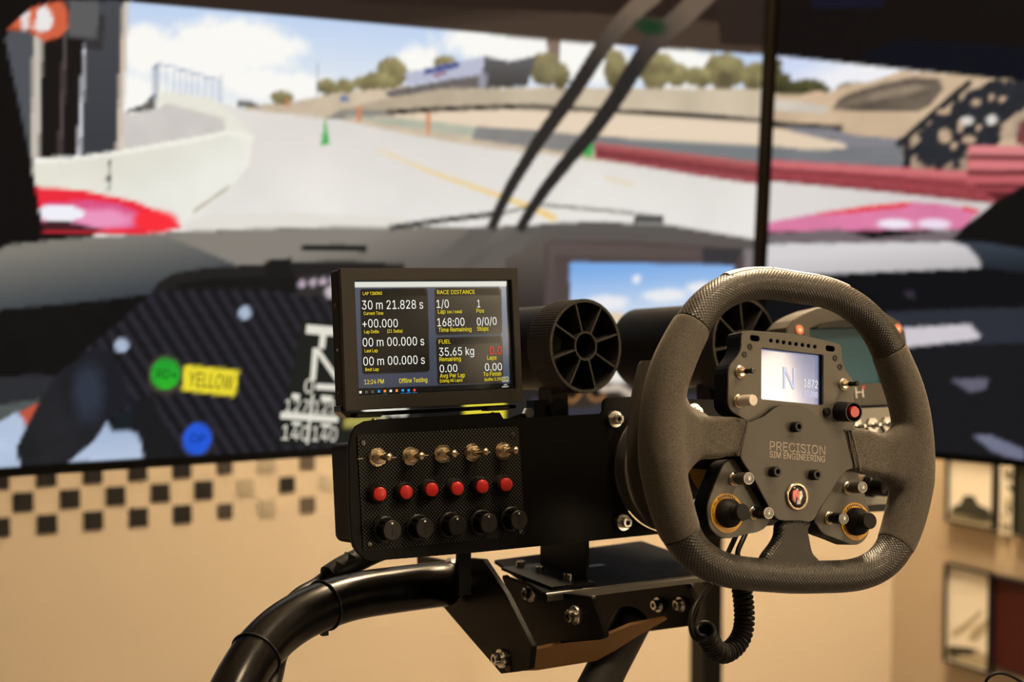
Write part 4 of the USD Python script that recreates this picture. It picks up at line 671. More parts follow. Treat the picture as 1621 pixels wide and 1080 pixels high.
def rim(i, j, extra=0.0, n=36):
    p = arc(i, j); r = rad(p[:, 1]) + extra
    return sweep(p, r, r, up=(0, 0, 1), n=n)
for nm, i, j, lb in (('upper_rim', j_lt, j_rt, 'woven carbon upper rim'), ('lower_rim', j_rb, j_lb, 'woven carbon lower rim')):
    T, uv = rim(i, j); obj(nm, T, 'rim_carbon', sw, smooth=True, uv=uv, label=lb)
def organic(parts_, step=.0022, it=14):
    M_ = m3.Manifold.batch_boolean(parts_, m3.OpType.Add).refine_to_length(step)
    T = tm(M_); T.merge_vertices(); trimesh.smoothing.filter_taubin(T, iterations=it); return T
def ball(x, y, z, r): return m3.Manifold.sphere(r / 1000, 24).translate((x / 1000, y / 1000, z / 1000))
def grip(i, j, spoke, z0, z1, web):
    p = arc(i, j); r = rad(p[:, 1]) + .0007
    e = np.minimum(np.arange(len(p)), np.arange(len(p))[::-1]); r = r - .0012 * np.exp(-e / 1.5)
    tube_ = man(weld(sweep(p, r, r, up=(0, 0, 1), n=40)[0]))
    sp = man(ext(soft(spoke, .002), z0, z1, .004, True))
    w_ = m3.Manifold.batch_hull([ball(*b) for b in web])
    T = organic([tube_, sp, w_])
    # ease the corner where the spoke runs into the grip
    v = np.array(T.vertices); sg = np.sign(web[0][0])
    k = np.exp(-(((v[:, 0] * sg - .108) / .014) ** 2)) * (np.abs(v[:, 1] - .010) < .060) * np.exp(-((v[:, 1] - .010) / .042) ** 6)
    L = trimesh.smoothing.laplacian_calculation(T, equal_weight=True)
    for _ in range(40): v = v + k[:, None] * .6 * (L.dot(v) - v)
    T.vertices = v
    return T
spL = [(-0.12271,0.03396),(-0.11022,0.03003),(-0.09403,0.02733),(-0.07587,0.02823),(-0.05866,0.02905),(-0.04681,0.02692),(-0.05098,0.01198),(-0.05636,-0.00219),(-0.06497,-0.00249),(-0.07470,-0.00510),(-0.09338,-0.00677),(-0.10407,-0.00891),(-0.11683,-0.01945)]
spR = [(0.05060,0.02692),(0.06349,0.02945),(0.07445,0.02919),(0.08896,0.02704),(0.10221,0.02424),(0.12204,0.02671),(0.12883,-0.01052),(0.10620,-0.01179),(0.09504,-0.00977),(0.07984,-0.00853),(0.06685,-0.00719),(0.05939,-0.00606),(0.05398,0.01141)]
obj('suede_grip', grip(j_lb, j_lt, spL, -.018, -.001, [(-96, 19, -9.5, 9), (-96, 2, -9.5, 9), (-124, 32, -8, 15.5), (-124, -16, -8, 15.5)]), 'suede', sw, smooth=60); obj('suede_grip', grip(j_rt, j_rb, spR, -.018, -.001, [(100, 16, -9.5, 9), (100, -1, -9.5, 9), (127, 28, -8, 15.5), (127, -14, -8, 15.5)]), 'suede', sw, smooth=60)
# sewn ridges near the inner ends of the side spokes
for q in ([(-0.05019,0.02603),(-0.05496,0.01159),(-0.05970,-0.00224)], [(0.05562,0.02664),(0.06104,0.01073),(0.06577,-0.00680)]):
    p = np.c_[spl(q, 6, False), np.full(13, -.0012)]; obj('seam_ridge', tube(p - [0, 0, .0004], .0014, 10), 'suede', sw)
spB = spl([(-0.01304,-0.05179),(-0.01550,-0.05993),(-0.01922,-0.06808),(-0.02668,-0.07631),(-0.02909,-0.08532),(0.02713,-0.08469),(0.02188,-0.07776),(0.01795,-0.07181),(0.01596,-0.06377),(0.01527,-0.05669),(0.01654,-0.05053)], 4)
T = tm(man(ext(Polygon(spB).buffer(0), -.015, -.003, .0035, True)).refine_to_length(.002)); T.merge_vertices(); trimesh.smoothing.filter_taubin(T, iterations=8)
obj('lower_spoke', T, 'rim_carbon', sw, smooth=True, uv=np.asarray(T.vertices)[:, :2] * 1.0, label='woven carbon lower spoke')
# centre plate with its lettering, bolts and domed badge
pl_ = Polygon(spl([(-0.05072,0.02407),(-0.04825,0.02560),(-0.04265,0.02788),(-0.03640,0.03022),(-0.03055,0.03389),(-0.02530,0.03787),(-0.02002,0.04051),(-0.01469,0.04197),(-0.00762,0.04288),(-0.00072,0.04327),(0.00514,0.04219),(0.01015,0.04052),(0.01673,0.03723),(0.02333,0.03307),(0.02886,0.02984),(0.03484,0.02733),(0.04108,0.02587),(0.04778,0.02514),(0.04958,0.02055),(0.05183,0.01286),(0.05452,0.00432),(0.05677,-0.00458),(0.05273,-0.00639),(0.04558,-0.01045),(0.04070,-0.01590),(0.03606,-0.02269),(0.02795,-0.03269),(0.02143,-0.04101),(0.01431,-0.05014),(0.00419,-0.05041),(-0.00648,-0.05069),(-0.01664,-0.05096),(-0.02044,-0.05013),(-0.02340,-0.04792),(-0.03188,-0.03716),(-0.04035,-0.02510),(-0.04877,-0.01392),(-0.05757,-0.00282),(-0.05722,0.00137),(-0.05625,0.00560),(-0.05371,0.01580)], 3)).buffer(-.001).buffer(.001)
obj('centre_plate', ext(pl_, -.0013, 0, .0006), 'anodised', sw)
obj('plate_spacer', ext(pl_.buffer(-.0001), -.0105, -.0012), 'hull_black', sw)
text(sw, 'plate_lettering', 'PRECISION', *[(-0.02918,0.00438),(0.02761,0.00416)], .0072, .00005, 'engraved', outline=.00034, label='word PRECISION in outlined capitals')
text(sw, 'plate_lettering', 'SIM ENGINEERING', *[(-0.02933,-0.00135),(0.02741,-0.00188)], .0050, .00005, 'engraved', label='words SIM ENGINEERING')
for p in [(-0.00486,0.02457),(-0.02590,-0.01285),(0.01446,-0.01303)]: cap_bolt(sw, *p, 0, .0043, .0066, 'satin_black', 'plate_bolt')
bc = [(-0.00189,-0.03132)][0]
obj('badge_rim', mv(lathe([(.0088, 0), (.0110, 0), (.0110, .0016), (.0104, .0022), (.0092, .0020), (.0088, .0010)], 48), *bc, 0), 'chrome_gold', sw)
obj('badge_disc', mv(lathe([(0, .0002), (.0090, .0002), (.0090, .0008), (0, .0008)], 48), *bc, 0), 'print_black', sw)
for nm, q, mt in (('badge_red', [(-.0055, -.003), (-.0045, .0045), (.001, .006), (.001, .002), (-.001, -.001), (-.002, -.005)], 'badge_red'), ('badge_white', [(-.0005, -.0062), (.001, .0035), (.0045, .0050), (.0055, .0005), (.0035, -.003), (.003, -.006)], 'badge_white'), ('badge_cross', [(-.002, .002), (0, .002), (0, .0045), (.0022, .0045), (.0022, .002), (.004, .002), (.004, -.0005), (.0022, -.0005), (.0022, -.003), (0, -.003), (0, -.0005), (-.002, -.0005)], 'badge_red')):
    obj(nm, ext([(bc[0] + a, bc[1] + b) for a, b in q], .0008, .0012 if nm != 'badge_cross' else .0014), mt, sw, smooth=False)
obj('badge_dome', mv(lathe([(.0090 * math.cos(a), .0012 + .0045 * math.sin(a)) for a in np.linspace(0, math.pi / 2, 12)], 40), *bc, 0), 'glass_dome', sw)
# screen housing
dash = Polygon(spl([(-0.05302,0.09785),(-0.04948,0.09978),(-0.03724,0.10089),(-0.02444,0.10155),(-0.00826,0.10220),(0.00814,0.10198),(0.02476,0.10088),(0.04158,0.09940),(0.04656,0.09883),(0.04929,0.09732),(0.04997,0.09435),(0.05066,0.08693),(0.05202,0.08207),(0.05453,0.07731),(0.05794,0.07370),(0.06113,0.07078),(0.06250,0.06520),(0.06341,0.05638),(0.06431,0.04580),(0.06545,0.03420),(0.06203,0.02970),(0.05072,0.02185),(0.03285,0.01537),(0.00434,0.01513),(-0.01719,0.01706),(-0.03631,0.02249),(-0.04683,0.02679),(-0.05728,0.03105),(-0.06206,0.03321),(-0.06479,0.03636),(-0.06609,0.04047),(-0.06609,0.05397),(-0.06586,0.06551),(-0.06367,0.07115),(-0.05796,0.07748),(-0.05490,0.08223),(-0.05391,0.08609),(-0.05379,0.09262)], 2)).buffer(-.0008).buffer(.0008)
win = soft([(-0.03347,0.08762),(0.03061,0.08783),(0.03075,0.04576),(-0.03320,0.04555)], .0012)
holes = unary_union([circ(*p, .0017) for p in [(-0.02394,0.09430),(-0.01728,0.09429),(-0.01101,0.09405),(-0.00450,0.09401),(0.00183,0.09395),(0.00841,0.09392),(0.01480,0.09386),(0.02145,0.09382)]])
sl = [affinity.rotate(rrect(p[0] - .0048, p[1] - .0024, p[0] + .0048, p[1] + .0024, .0022), -0.5) for p in [(-0.04034,0.09452),(0.03777,0.09385)]]
body = cs(dash).extrude(.0135).translate((0, 0, -.0255)) + man(ext(dash.difference(unary_union([win, holes] + sl)), -.0122, -.006, .0004))
obj('screen_housing', tm(body.trim_by_plane((0, 0, -1), .0075)), 'hull_black', sw)
obj('housing_face', tm(body.trim_by_plane((0, 0, 1), -.0075)), 'anodised_face', sw, label='grey brown front face of the housing')
wq = [(-0.02961,0.08770),(0.03481,0.08789),(0.03496,0.04560),(-0.02934,0.04541)]
cx_, cy_ = np.mean(wq, 0)
art = Art(); L0, L1, L2, L3 = [(-0.03114,0.09033),(0.03683,0.09093),(0.03698,0.04400),(-0.03060,0.04376)]
art.poly([L0, L1, L2, L3], (142, 148, 182), (190, 188, 216), [(0.00570,0.08876)][0], [(0.01917,0.04783)][0], tex=.06, ts=120)
dx = [(-0.03114,0.09033),(0.03031,0.09065),(0.03050,0.04524),(-0.03060,0.04376)]
xs_ = [p[0] for p in (L0, L1, L2, L3)]; ys_ = [p[1] for p in (L0, L1, L2, L3)]
edge = [(0.02987,0.08936),(0.03005,0.04608)]
art.poly([edge[0], (edge[0][0] + .02, edge[0][1] + .004), (edge[1][0] + .02, edge[1][1] - .004), edge[1]], (14, 12, 13))
display(sw, art, min(xs_), min(ys_), max(xs_), max(ys_), .0014, -.0117, 'wheel_screen_face', .75)
ZL = -.0113
for s_, pp, h_, m_ in (('N', [(-0.00671,0.05682),(0.00549,0.05700)], .018, 'glow_lilac'), ('1872', [(0.01447,0.06023),(0.02888,0.05989)], .0066, 'glow_white'), ('00.000', [(0.01429,0.05233),(0.02891,0.05214)], .0048, 'glow_lilac')): text(sw, 'screen_lettering', s_, *pp, h_, ZL, m_)
for p in [(-0.04532,0.08712),(-0.05069,0.08024),(0.04274,0.08634),(0.04795,0.07937)]: obj('housing_screw', mv(tm(man(lathe([(0, 0), (.0026, 0), (.0026, .0004), (.0021, .0006), (0, .0006)], 24)) - m3.Manifold.cylinder(.01, .0010, .0010, 6)), *p, -.0062), 'satin_black', sw)
cap_bolt(sw, *[(0.03349,0.04065)][0], -.006, .0035, .0022, 'satin_black', 'housing_bolt')
# two small lever toggles
for p, q in zip([(-0.05499,0.06556),(0.05163,0.06470)], [(-0.05437,0.06496),(0.05215,0.06426)]):
    t = part(sw, 'toggle_switch')
    obj('hex_nut', mv(lathe([(0, 0), (.0052, 0), (.0052, .0012), (.0042, .0016), (.0040, .0030), (.0026, .0034), (0, .0034)], 24), *p, -.006), 'chrome_gold', t)
    a, b = np.array([*p, -.003]), np.array([*q, .011]); u = np.linspace(0, 1, 14)
    obj('lever', tube(a + (b - a) * u[:6, None] * .8, np.interp(u[:6], [0, 1], [.0016, .0018]), 12), 'chrome_gold', t)
    sl_ = .32 + .68 * u
    obj('lever_sleeve', weld(sweep(a + (b - a) * sl_[:, None], np.interp(u, [0, .03, .3, .32, .6, .62, .9, .92, 1], [.0017, .0021, .0021, .0018, .0018, .0021, .0021, .0023, .0019]), up=None, n=16)[0]), 'gloss_black', t)
def button(p, q, z, Lb, rc, mt, lens=None, lb=None):
    """A push button on its nut: p its foot, q the middle of its front face."""
    t = part(sw, 'push_button', lb)
    obj('nut', mv(lathe([(0, 0), (.0054, 0), (.0054, .0011), (.0044, .0016), (.0040, .0032), (.0026, .0036), (.0024, .007), (0, .007)], 28), *p, z), 'chrome_gold', t)
    a, b = np.array([*p, z + .0055]), np.array([*q, z + Lb]); u = np.linspace(0, 1, 8)
    obj('button_cap', weld(sweep(a + (b - a) * u[:, None], np.interp(u, [0, .05, .93, 1], [rc * .92, rc, rc, rc * .93]), up=None, n=26)[0]), mt, t)
    if lens:
        d = (b - a) / np.linalg.norm(b - a)
        obj('lens', weld(sweep(np.array([b - d * .001, b + d * .0006, b + d * .0012]), [rc * .82, rc * .80, rc * .45], up=None, n=24)[0]), 'clear_lens', t)
        obj('lens_rim', tm(man(weld(sweep(np.array([b - d * .0008, b + d * .0011]), rc * .97, up=None, n=24)[0])) - man(weld(sweep(np.array([b - d * .004, b + d * .004]), rc * .82, up=None, n=24)[0]))), 'dark_steel', t)
button([(-0.05603,0.04198)][0], [(-0.05490,0.04146)][0], -.006, .018, .0046, 'white_cap', lb='white push button')
# guarded red button
gp, gq = [(0.04844,0.04190)][0], [(0.04699,0.03988)][0]
t = part(sw, 'guarded_button', 'red button inside a black guard')
g_ = man(weld(sweep(np.array([[*gp, -.006], [*gq, .0125]]), .0083, up=None, n=36)[0])) - man(weld(sweep(np.array([[*gp, -.002], [gq[0] * 1.05 - gp[0] * .05, gq[1] * 1.05 - gp[1] * .05, .0135]]), .0073, up=None, n=36)[0]))
obj('button_guard', tm(g_), 'satin_black', t)
u = np.array([0, .7, .95, .99, 1.0, 1.0]); a, b = np.array([*gp, -.004]), np.array([gq[0], gq[1], .0140])
obj('button_cap', weld(sweep(a + (b - a) * np.array([.1, .6, .94, 1.0])[:, None], [.0048, .0048, .0048, .0043], up=None, n=26)[0]), 'red_cap', t)
# side pods with rotary encoders
podL = spl([(-0.05985,-0.00472),(-0.05728,-0.00435),(-0.05381,-0.00609),(-0.04945,-0.00945),(-0.04506,-0.01395),(-0.04154,-0.01808),(-0.03800,-0.02264),(-0.03266,-0.03110),(-0.02731,-0.04028),(-0.02330,-0.04639),(-0.02017,-0.05101),(-0.02208,-0.05298),(-0.02537,-0.05709),(-0.02928,-0.05934),(-0.03318,-0.06088),(-0.03967,-0.06218),(-0.04612,-0.06346),(-0.05423,-0.06570),(-0.06230,-0.06703),(-0.06697,-0.06652),(-0.07163,-0.06512),(-0.07520,-0.06273),(-0.07844,-0.05993),(-0.08054,-0.05511),(-0.08154,-0.05072),(-0.08220,-0.04631),(-0.08193,-0.04288),(-0.08068,-0.03802),(-0.07875,-0.03313),(-0.07567,-0.02609),(-0.07256,-0.01971),(-0.06977,-0.01401),(-0.06746,-0.00971),(-0.06410,-0.00673)], 2)
podR = spl([(0.06539,-0.00557),(0.06823,-0.00569),(0.07032,-0.00718),(0.07202,-0.01162),(0.07487,-0.01791),(0.07819,-0.02505),(0.08103,-0.03295),(0.08283,-0.03870),(0.08377,-0.04450),(0.08394,-0.04960),(0.08297,-0.05488),(0.08049,-0.05991),(0.07715,-0.06351),(0.07384,-0.06580),(0.07006,-0.06717),(0.06676,-0.06757),(0.06348,-0.06733),(0.05880,-0.06613),(0.05227,-0.06428),(0.04300,-0.06190),(0.03489,-0.05978),(0.03213,-0.05804),(0.03011,-0.05612),(0.02735,-0.05267),(0.02478,-0.04993),(0.02641,-0.04559),(0.03005,-0.04056),(0.03462,-0.03411),(0.04014,-0.02715),(0.04383,-0.02032),(0.04773,-0.01431),(0.05127,-0.01084),(0.05502,-0.00822),(0.06019,-0.00646)], 2)
for nm, q in (('side_pod', podL), ('side_pod', podR)): obj(nm, ext(Polygon(q).buffer(0), -.0290, -.0109), 'hull_black', sw); obj('pod_face', ext(Polygon(q).buffer(0), -.0109, -.0095, .0005), 'anodised_face', sw, label='grey brown face of a side pod')
for side, (rc_, kt) in enumerate((([(-0.06363,-0.04731)][0], [(-0.06345,-0.04669)][0]), ([(0.06744,-0.04833)][0], [(0.06460,-0.04798)][0]))):
    t = part(sw, 'rotary_encoder')
    obj('yellow_ring', mv(tm(m3.Manifold.cylinder(.0006, .0156, .0156, 64) - m3.Manifold.cylinder(.002, .009, .009, 40).translate((0, 0, -.0005))), *rc_, -.0095), 'yellow_ring', t, label='yellow printed ring')
    for a in np.linspace(math.radians(60), math.radians(128), 9):
        x, y = rc_[0] + .0137 * math.cos(a), rc_[1] + .0137 * math.sin(a); obj('ring_print', mv(bx(0, 0, 0, .0011, .0017, .0001), x, y, -.00884, rot(math.degrees(a) - 90, (0, 0, 1))), 'print_black', t, smooth=False)
    for a in (math.radians(150), math.radians(186), math.radians(172)): obj('ring_print', mv(bx(0, 0, 0, .0006, .0030, .0001), rc_[0] + .0138 * math.cos(a), rc_[1] + .0138 * math.sin(a), -.00884, rot(math.degrees(a), (0, 0, 1))), 'print_black', t, smooth=False)
    a, b = np.array([*rc_, -.0092]), np.array([*kt, .0120]); prof = [(0, .0112), (.05, .0116), (.26, .0112), (.34, .0098), (.46, .0078), (.50, .0066), (.56, .0066), (.58, .0060), (.62, .0060), (.64, .0066), (.69, .0066), (.71, .0060), (.75, .0060), (.77, .0067), (.96, .0067), (1.0, .0062)]
    obj('knob', weld(sweep(a + (b - a) * np.array([x for x, _ in prof])[:, None], [y for _, y in prof], up=None, n=36)[0]), 'matte_black', t)
button([(-0.05667,-0.02008)][0], [(-0.05739,-0.02020)][0], -.0095, .0190, .0049, 'smoke_cap', 1); button([(-0.03717,-0.04619)][0], [(-0.03767,-0.04625)][0], -.0095, .0190, .0047, 'gloss_black', 1)
button([(0.05980,-0.02093)][0], [(0.05805,-0.02084)][0], -.0095, .0190, .0047, 'smoke_cap', 1); button([(0.04008,-0.04656)][0], [(0.03818,-0.04740)][0], -.0095, .0190, .0047, 'gloss_black', 1)
# back plate joining pods, spokes and housing, and the paddle shifter
obj('back_plate', ext(Polygon(pl_.exterior).buffer(-.012).buffer(.004), -.034, -.010), 'matte_black', sw)
obj('hub_boss', mv(lathe([(0, -.062), (.030, -.062), (.034, -.034), (0, -.034)], 40), 0, 0, 0), 'satin_black', sw)
pad_ = soft([(-0.13029,0.07061),(-0.11953,0.07215),(-0.08839,0.06997),(-0.08607,-0.04175),(-0.10973,-0.06072),(-0.11449,-0.06042),(-0.12129,-0.05823),(-0.13114,-0.04391),(-0.13708,-0.02993),(-0.14012,-0.01480),(-0.14072,-0.00346),(-0.14068,0.01642),(-0.13860,0.03708),(-0.13548,0.05313),(-0.13228,0.06687)], .004)
obj('shift_paddle', ext(pad_, -.037, -.034, .0006), 'anodised', sw, label='flat brown black shift paddle')
obj('paddle_arm', ext([(-.13, -.012), (-.03, -.012), (-.03, .012), (-.13, .012)], -.041, -.037), 'satin_black', sw)
# white strips that paint the specular highlight along the top of the rim
def highlight_strip(x0, x1, w):
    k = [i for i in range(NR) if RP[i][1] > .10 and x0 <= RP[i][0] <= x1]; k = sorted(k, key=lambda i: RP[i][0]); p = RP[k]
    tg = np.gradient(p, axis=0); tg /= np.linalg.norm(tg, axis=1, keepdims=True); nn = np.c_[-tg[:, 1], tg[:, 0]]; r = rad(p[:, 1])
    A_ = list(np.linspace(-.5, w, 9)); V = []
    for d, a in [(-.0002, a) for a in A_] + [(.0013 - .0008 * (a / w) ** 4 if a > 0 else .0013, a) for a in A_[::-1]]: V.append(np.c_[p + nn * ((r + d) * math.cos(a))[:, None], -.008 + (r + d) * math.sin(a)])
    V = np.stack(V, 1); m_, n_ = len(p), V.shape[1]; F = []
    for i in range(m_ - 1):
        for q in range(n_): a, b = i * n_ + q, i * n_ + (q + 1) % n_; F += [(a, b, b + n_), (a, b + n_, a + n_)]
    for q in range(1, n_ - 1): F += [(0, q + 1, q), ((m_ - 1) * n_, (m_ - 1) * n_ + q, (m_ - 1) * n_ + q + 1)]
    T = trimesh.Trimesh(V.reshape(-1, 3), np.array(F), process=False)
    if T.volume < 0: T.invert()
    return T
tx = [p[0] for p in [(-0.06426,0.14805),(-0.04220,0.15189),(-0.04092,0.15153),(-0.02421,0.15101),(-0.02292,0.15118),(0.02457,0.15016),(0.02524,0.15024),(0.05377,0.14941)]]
for a, b, w in ((tx[0], tx[1], .46), (tx[2], tx[3], .40), (tx[4], tx[5], .44), (tx[6], tx[7], .36)): obj('painted_highlight', highlight_strip(a, b, w), 'painted_highlight', sw, smooth=30)

# ------------------------------------------------------------------ second display and button box, right of the motor
rd = thing('gauge_display', 'arched gauge display with teal glass and orange screws, seen through the wheel', 'display', P)
oo = [(0.38119,0.11757),(0.38486,0.13372),(0.39337,0.14108),(0.40494,0.14623),(0.42392,0.15197),(0.45458,0.15669),(0.48784,0.15502),(0.51351,0.14688),(0.53252,0.13742),(0.53939,0.12678),(0.54074,0.11295),(0.53860,0.05144),(0.37845,0.05488)]
ii = [(0.41420,0.13220),(0.50698,0.13135),(0.50621,0.07490),(0.41278,0.07652)]
house = Polygon(oo).buffer(-.003).buffer(.003)
obj('housing', ext(house.difference(Polygon(ii).buffer(.0003)), -.03, 0, .0012), 'anodised', rd)
obj('hood', ext(soft([(0.41418,0.13189),(0.42753,0.13701),(0.45315,0.14007),(0.48648,0.13951),(0.50710,0.13265)], .0008), -.001, .006, .0008), 'satin_black', rd)
obj('back_cover', ext(house.buffer(-.002), -.036, -.026), 'matte_black', rd)
obj('teal_screen', ext(Polygon(ii), -.010, -.006), 'teal_glass', rd, smooth=False)
tb = [(0.43062,0.05876),(0.47775,0.05989)]
text(rd, 'bezel_lettering', 'TH', *[(0.45367,0.06029),(0.47700,0.06089)], .0112, .0004, 'white_text', th=.0004)
obj('bezel_mark', bx(*[(0.47709,0.07146)][0], .0007, .0032, .0032, .0004), 'red_text', rd, smooth=False)
for p in [(0.39941,0.13108),(0.52907,0.12979)]: obj('corner_screw', mv(lathe([(0, 0), (.0050, 0), (.0050, .0012), (.0042, .0018), (0, .0018)], 24), *p, 0), 'orange_screw', rd); obj('screw_socket', mv(lathe([(0, .0017), (.0018, .0017), (.0018, .0021), (0, .0021)], 14), *p, 0), 'dot_white', rd)
rb = thing('switch_box', 'pale grey switch box with chrome toggles and a black knob, seen through the wheel', 'switch box', P)
obj('front_panel', ext(soft([(0.37653,0.05119),(0.53651,0.04951),(0.53262,-0.04964),(0.37506,-0.04362)], .004), -.004, .006, .001), 'grey_panel', rb)
obj('housing', ext(soft([(0.37653,0.05119),(0.53651,0.04951),(0.53450,-0.05755),(0.37601,-0.05107)], .004), -.045, -.004, .002), 'satin_black', rb)
for p, q in zip([(0.43686,0.03121),(0.45820,0.03167),(0.47902,0.03217),(0.49925,0.03241)], [(0.43509,0.03229),(0.45714,0.03301),(0.47698,0.03324),(0.49709,0.03348)]):
    t = part(rb, 'toggle_switch'); nut = ext(hexa(.0085), .006, .0095, .0006)
    obj('hex_nut', mv(nut, *p, 0), 'brushed_steel', t); a, b = np.array([*p, .009]), np.array([*q, .022]); u = np.linspace(0, 1, 8)
    obj('lever', tube(a + (b - a) * u[:, None], np.interp(u, [0, .1, .8, 1], [.004, .0018, .0028, .0016]), 14), 'brushed_steel', t)
t = part(rb, 'rotary_knob'); kp, kq = [(0.46633,-0.02668)][0], [(0.47205,-0.02926)][0]
obj('hex_nut', mv(ext(hexa(.0105), .006, .010, .0006), *kp, 0), 'chrome_gold', t)
obj('knob', weld(sweep(np.array([[*kp, .009], [*(np.array(kp) * .6 + np.array(kq) * .4), .016], [*(np.array(kp) * .5 + np.array(kq) * .5), .018], [*kq, .030], [*kq, .0312]]), [.0115, .0115, .0095, .0090, .0080], up=None, n=30)[0]), 'gloss_black', t)
# ------------------------------------------------------------------ steel deck and side plates under the panel
K = ((0.671373,1.06954,0.83216),(1,0,0),(0,0,1),(0,-1,0))
dk = thing('wheel_deck', 'folded black steel deck plate with bolted gusset under the control panel', 'bracket', K)
lipx0, lipx1 = [(-0.06266,-0.01797)][0][0], [(0.11454,-0.01955)][0][0]; ly1, ly0 = [(-0.06267,-0.01518)][0][1], [(-0.06266,-0.02188)][0][1]
dp = ext(soft([(lipx0 - .002, .003), (lipx1 + .02, .003), (lipx1 + .03, .165), (lipx0 + .025, .150)], .003), ly1 - .003, ly1, .0006); dp.apply_transform(rot(-90, (1, 0, 0)))
obj('deck_plate', dp, 'deck_black', dk)
obj('folded_lip', wbox((lipx0, ly0 - .0006, -.0035), (lipx1 + .02, ly1 - .0026, -.0005)), 'lip_highlight', dk, smooth=False)
obj('lip_bend', weld(sweep(np.array([[lipx0, ly1 - .0032, -.0036], [lipx1 + .02, ly1 - .0032, -.0036]]), .0031, up=(0, 1, 0), n=20)[0]), 'lip_highlight', dk)
gx = [(-0.00806,0.00165)][0][0]; gy1 = [(-0.00817,0.03234)][0][1]
obj('gusset', wbox((gx - .0028, ly1, -.105), (gx, gy1 - .001, -.020)), 'plate_black', dk, smooth=False)
obj('gusset_foot', wbox((gx - .045, ly1, -.105), (gx, ly1 + .0028, -.010)), 'plate_black', dk, smooth=False)
g2 = [(-0.12326,0.02950)][0][0]
obj('gusset', wbox((g2 - .004, ly1 - .004, -.05), (g2 + .008, gy1 - .012, -.044)), 'plate_black', dk, smooth=False)
obj('slot', wbox(([(0.02478,-0.00451)][0][0] - .02, ly1 - .0005, -.085), ([(0.02478,-0.00451)][0][0] + .02, ly1 + .0003, -.076)), 'rubber', dk, smooth=False)
UP = rot(-90, (1, 0, 0))
for u, v, z in ((914, 918, 1.285), (855, 901, 1.33), (805, 893, 1.37)):
    cap_bolt(dk, gx - .016 - {914: 0, 855: .007, 805: .012}[u], ly1 + .0028, {914: -.030, 855: -.070, 805: -.098}[u], .0042, .0058, 'steel', 'deck_bolt', R=UP)
FA = ((0.577364,1.10226,0.754915),(0,-1,0),(0,0,1),(-1,-0,0))
FS = ((0.625441,1.05623,0.798371),(0,-1,0),(0,0,1),(-1,-0,0))
FC = ((0.760692,1.08532,0.787105),(0,-1,0),(0,0,1),(-1,-0,0))
NA = [(-0.17413,0.06153),(-0.09900,0.06893),(-0.05877,0.07981),(-0.03062,0.08373),(0.01318,0.06151),(0.06117,0.02580),(0.05677,0.00516),(0.03416,-0.00272),(0.00480,-0.01183),(-0.05511,0.00537),(-0.11315,0.02248),(-0.17452,0.01394)]
pa = thing('side_plate', 'black steel side plate bolted to the bent tube, its tip pointing down', 'plate', FA)
obj('plate', ext(soft(NA, .002), -.005, 0, .0006), 'plate_black', pa)
for p in [(-0.09345,0.06524),(-0.05992,0.06269),(0.01003,0.00354)]: cap_bolt(pa, *p, 0, .0055, .0062, 'steel', 'plate_bolt', (.0088, .0042))
NS = [(-0.13642,0.01319),(-0.12352,0.01018),(-0.04352,0.01296),(0.03263,0.02284),(0.05412,-0.00596),(0.04711,-0.01026),(-0.01025,-0.02638),(-0.07154,-0.04542),(-0.10457,-0.01668)]
ps = thing('side_plate', 'black steel inner side plate with two socket bolts below the deck lip', 'plate', FS)
obj('plate', ext(soft(NS, .0025), -.005, 0, .0006), 'plate_black', ps)
for p in [(-0.06916,0.00619),(0.00997,0.00290)]: cap_bolt(ps, *p, 0, .0055, .0062, 'steel', 'plate_bolt', (.0088, .0042))
NC = [(-0.15466,-0.02121),(0.00996,0.02106),(0.02513,0.00585),(0.01640,-0.01667),(-0.04616,-0.03557),(-0.13594,-0.06046)]
pc = thing('side_plate', 'black steel outer side plate in shade behind the coiled cable', 'plate', FC)
obj('plate', ext(soft(NC, .002), -.005, 0, .0006), 'plate_black', pc)
for p in [(0.00265,0.00071),(-0.03397,-0.00728)]: cap_bolt(pc, *p, 0, .0050, .005, 'steel' if p[0] < [(-0.01759,-0.00369)][0][0] * 0 + 9 else 'dark_steel', 'plate_bolt', (.0075, .003))
U = ((0.647299,1.07641,0.760068),(1,0,0),(0,-0.34202,0.939693),(0,-0.939693,-0.34202))
cr = thing('cross_plate', 'tilted cross plate between the side plates, coloured with the reflected brown wall', 'plate', U)
obj('plate', ext(soft([(-0.07468,-0.01094),(-0.05181,0.00773),(-0.01850,0.01067),(0.02208,0.01143),(0.04920,0.01964),(0.09142,0.02195),(0.05911,0.00613),(0.03791,-0.00566),(0.01892,-0.01427),(-0.01014,-0.01447),(-0.04243,-0.01473)], .001), -.004, 0, .0006), 'reflected_brown', cr)

# ------------------------------------------------------------------ bent frame tube, its cable run, and the strut
ft = thing('frame_tube', 'thick glossy black bent tube curving down from the side plates', 'tube')
path = spl([(0.569,1.1948,0.8049),(0.5574,1.1897,0.8065),(0.5002,1.1752,0.8097),(0.4546,1.1599,0.8109),(0.413,1.1422,0.8066),(0.3801,1.1252,0.797),(0.3533,1.1047,0.7832),(0.3311,1.0816,0.7664),(0.3128,1.0619,0.747),(0.2939,1.0366,0.7234),(0.2742,1.0108,0.6831)], 10, False)
obj('tube', tube(path, .0210, 36), 'gloss_black', ft)
base = path[-1]; obj('upright', tube(np.array([base, base + (np.array([base[0] - .02, base[1] - .05, .02]) - base) * .5, [base[0] - .03, base[1] - .06, .02]]), .021, 28), 'gloss_black', ft)
obj('foot', wbox((base[0] - .09, base[1] - .12, 0), (base[0] + .03, base[1], .02)), 'matte_black', ft, smooth=False)
tg = np.gradient(path, axis=0); tg /= np.linalg.norm(tg, axis=1, keepdims=True)
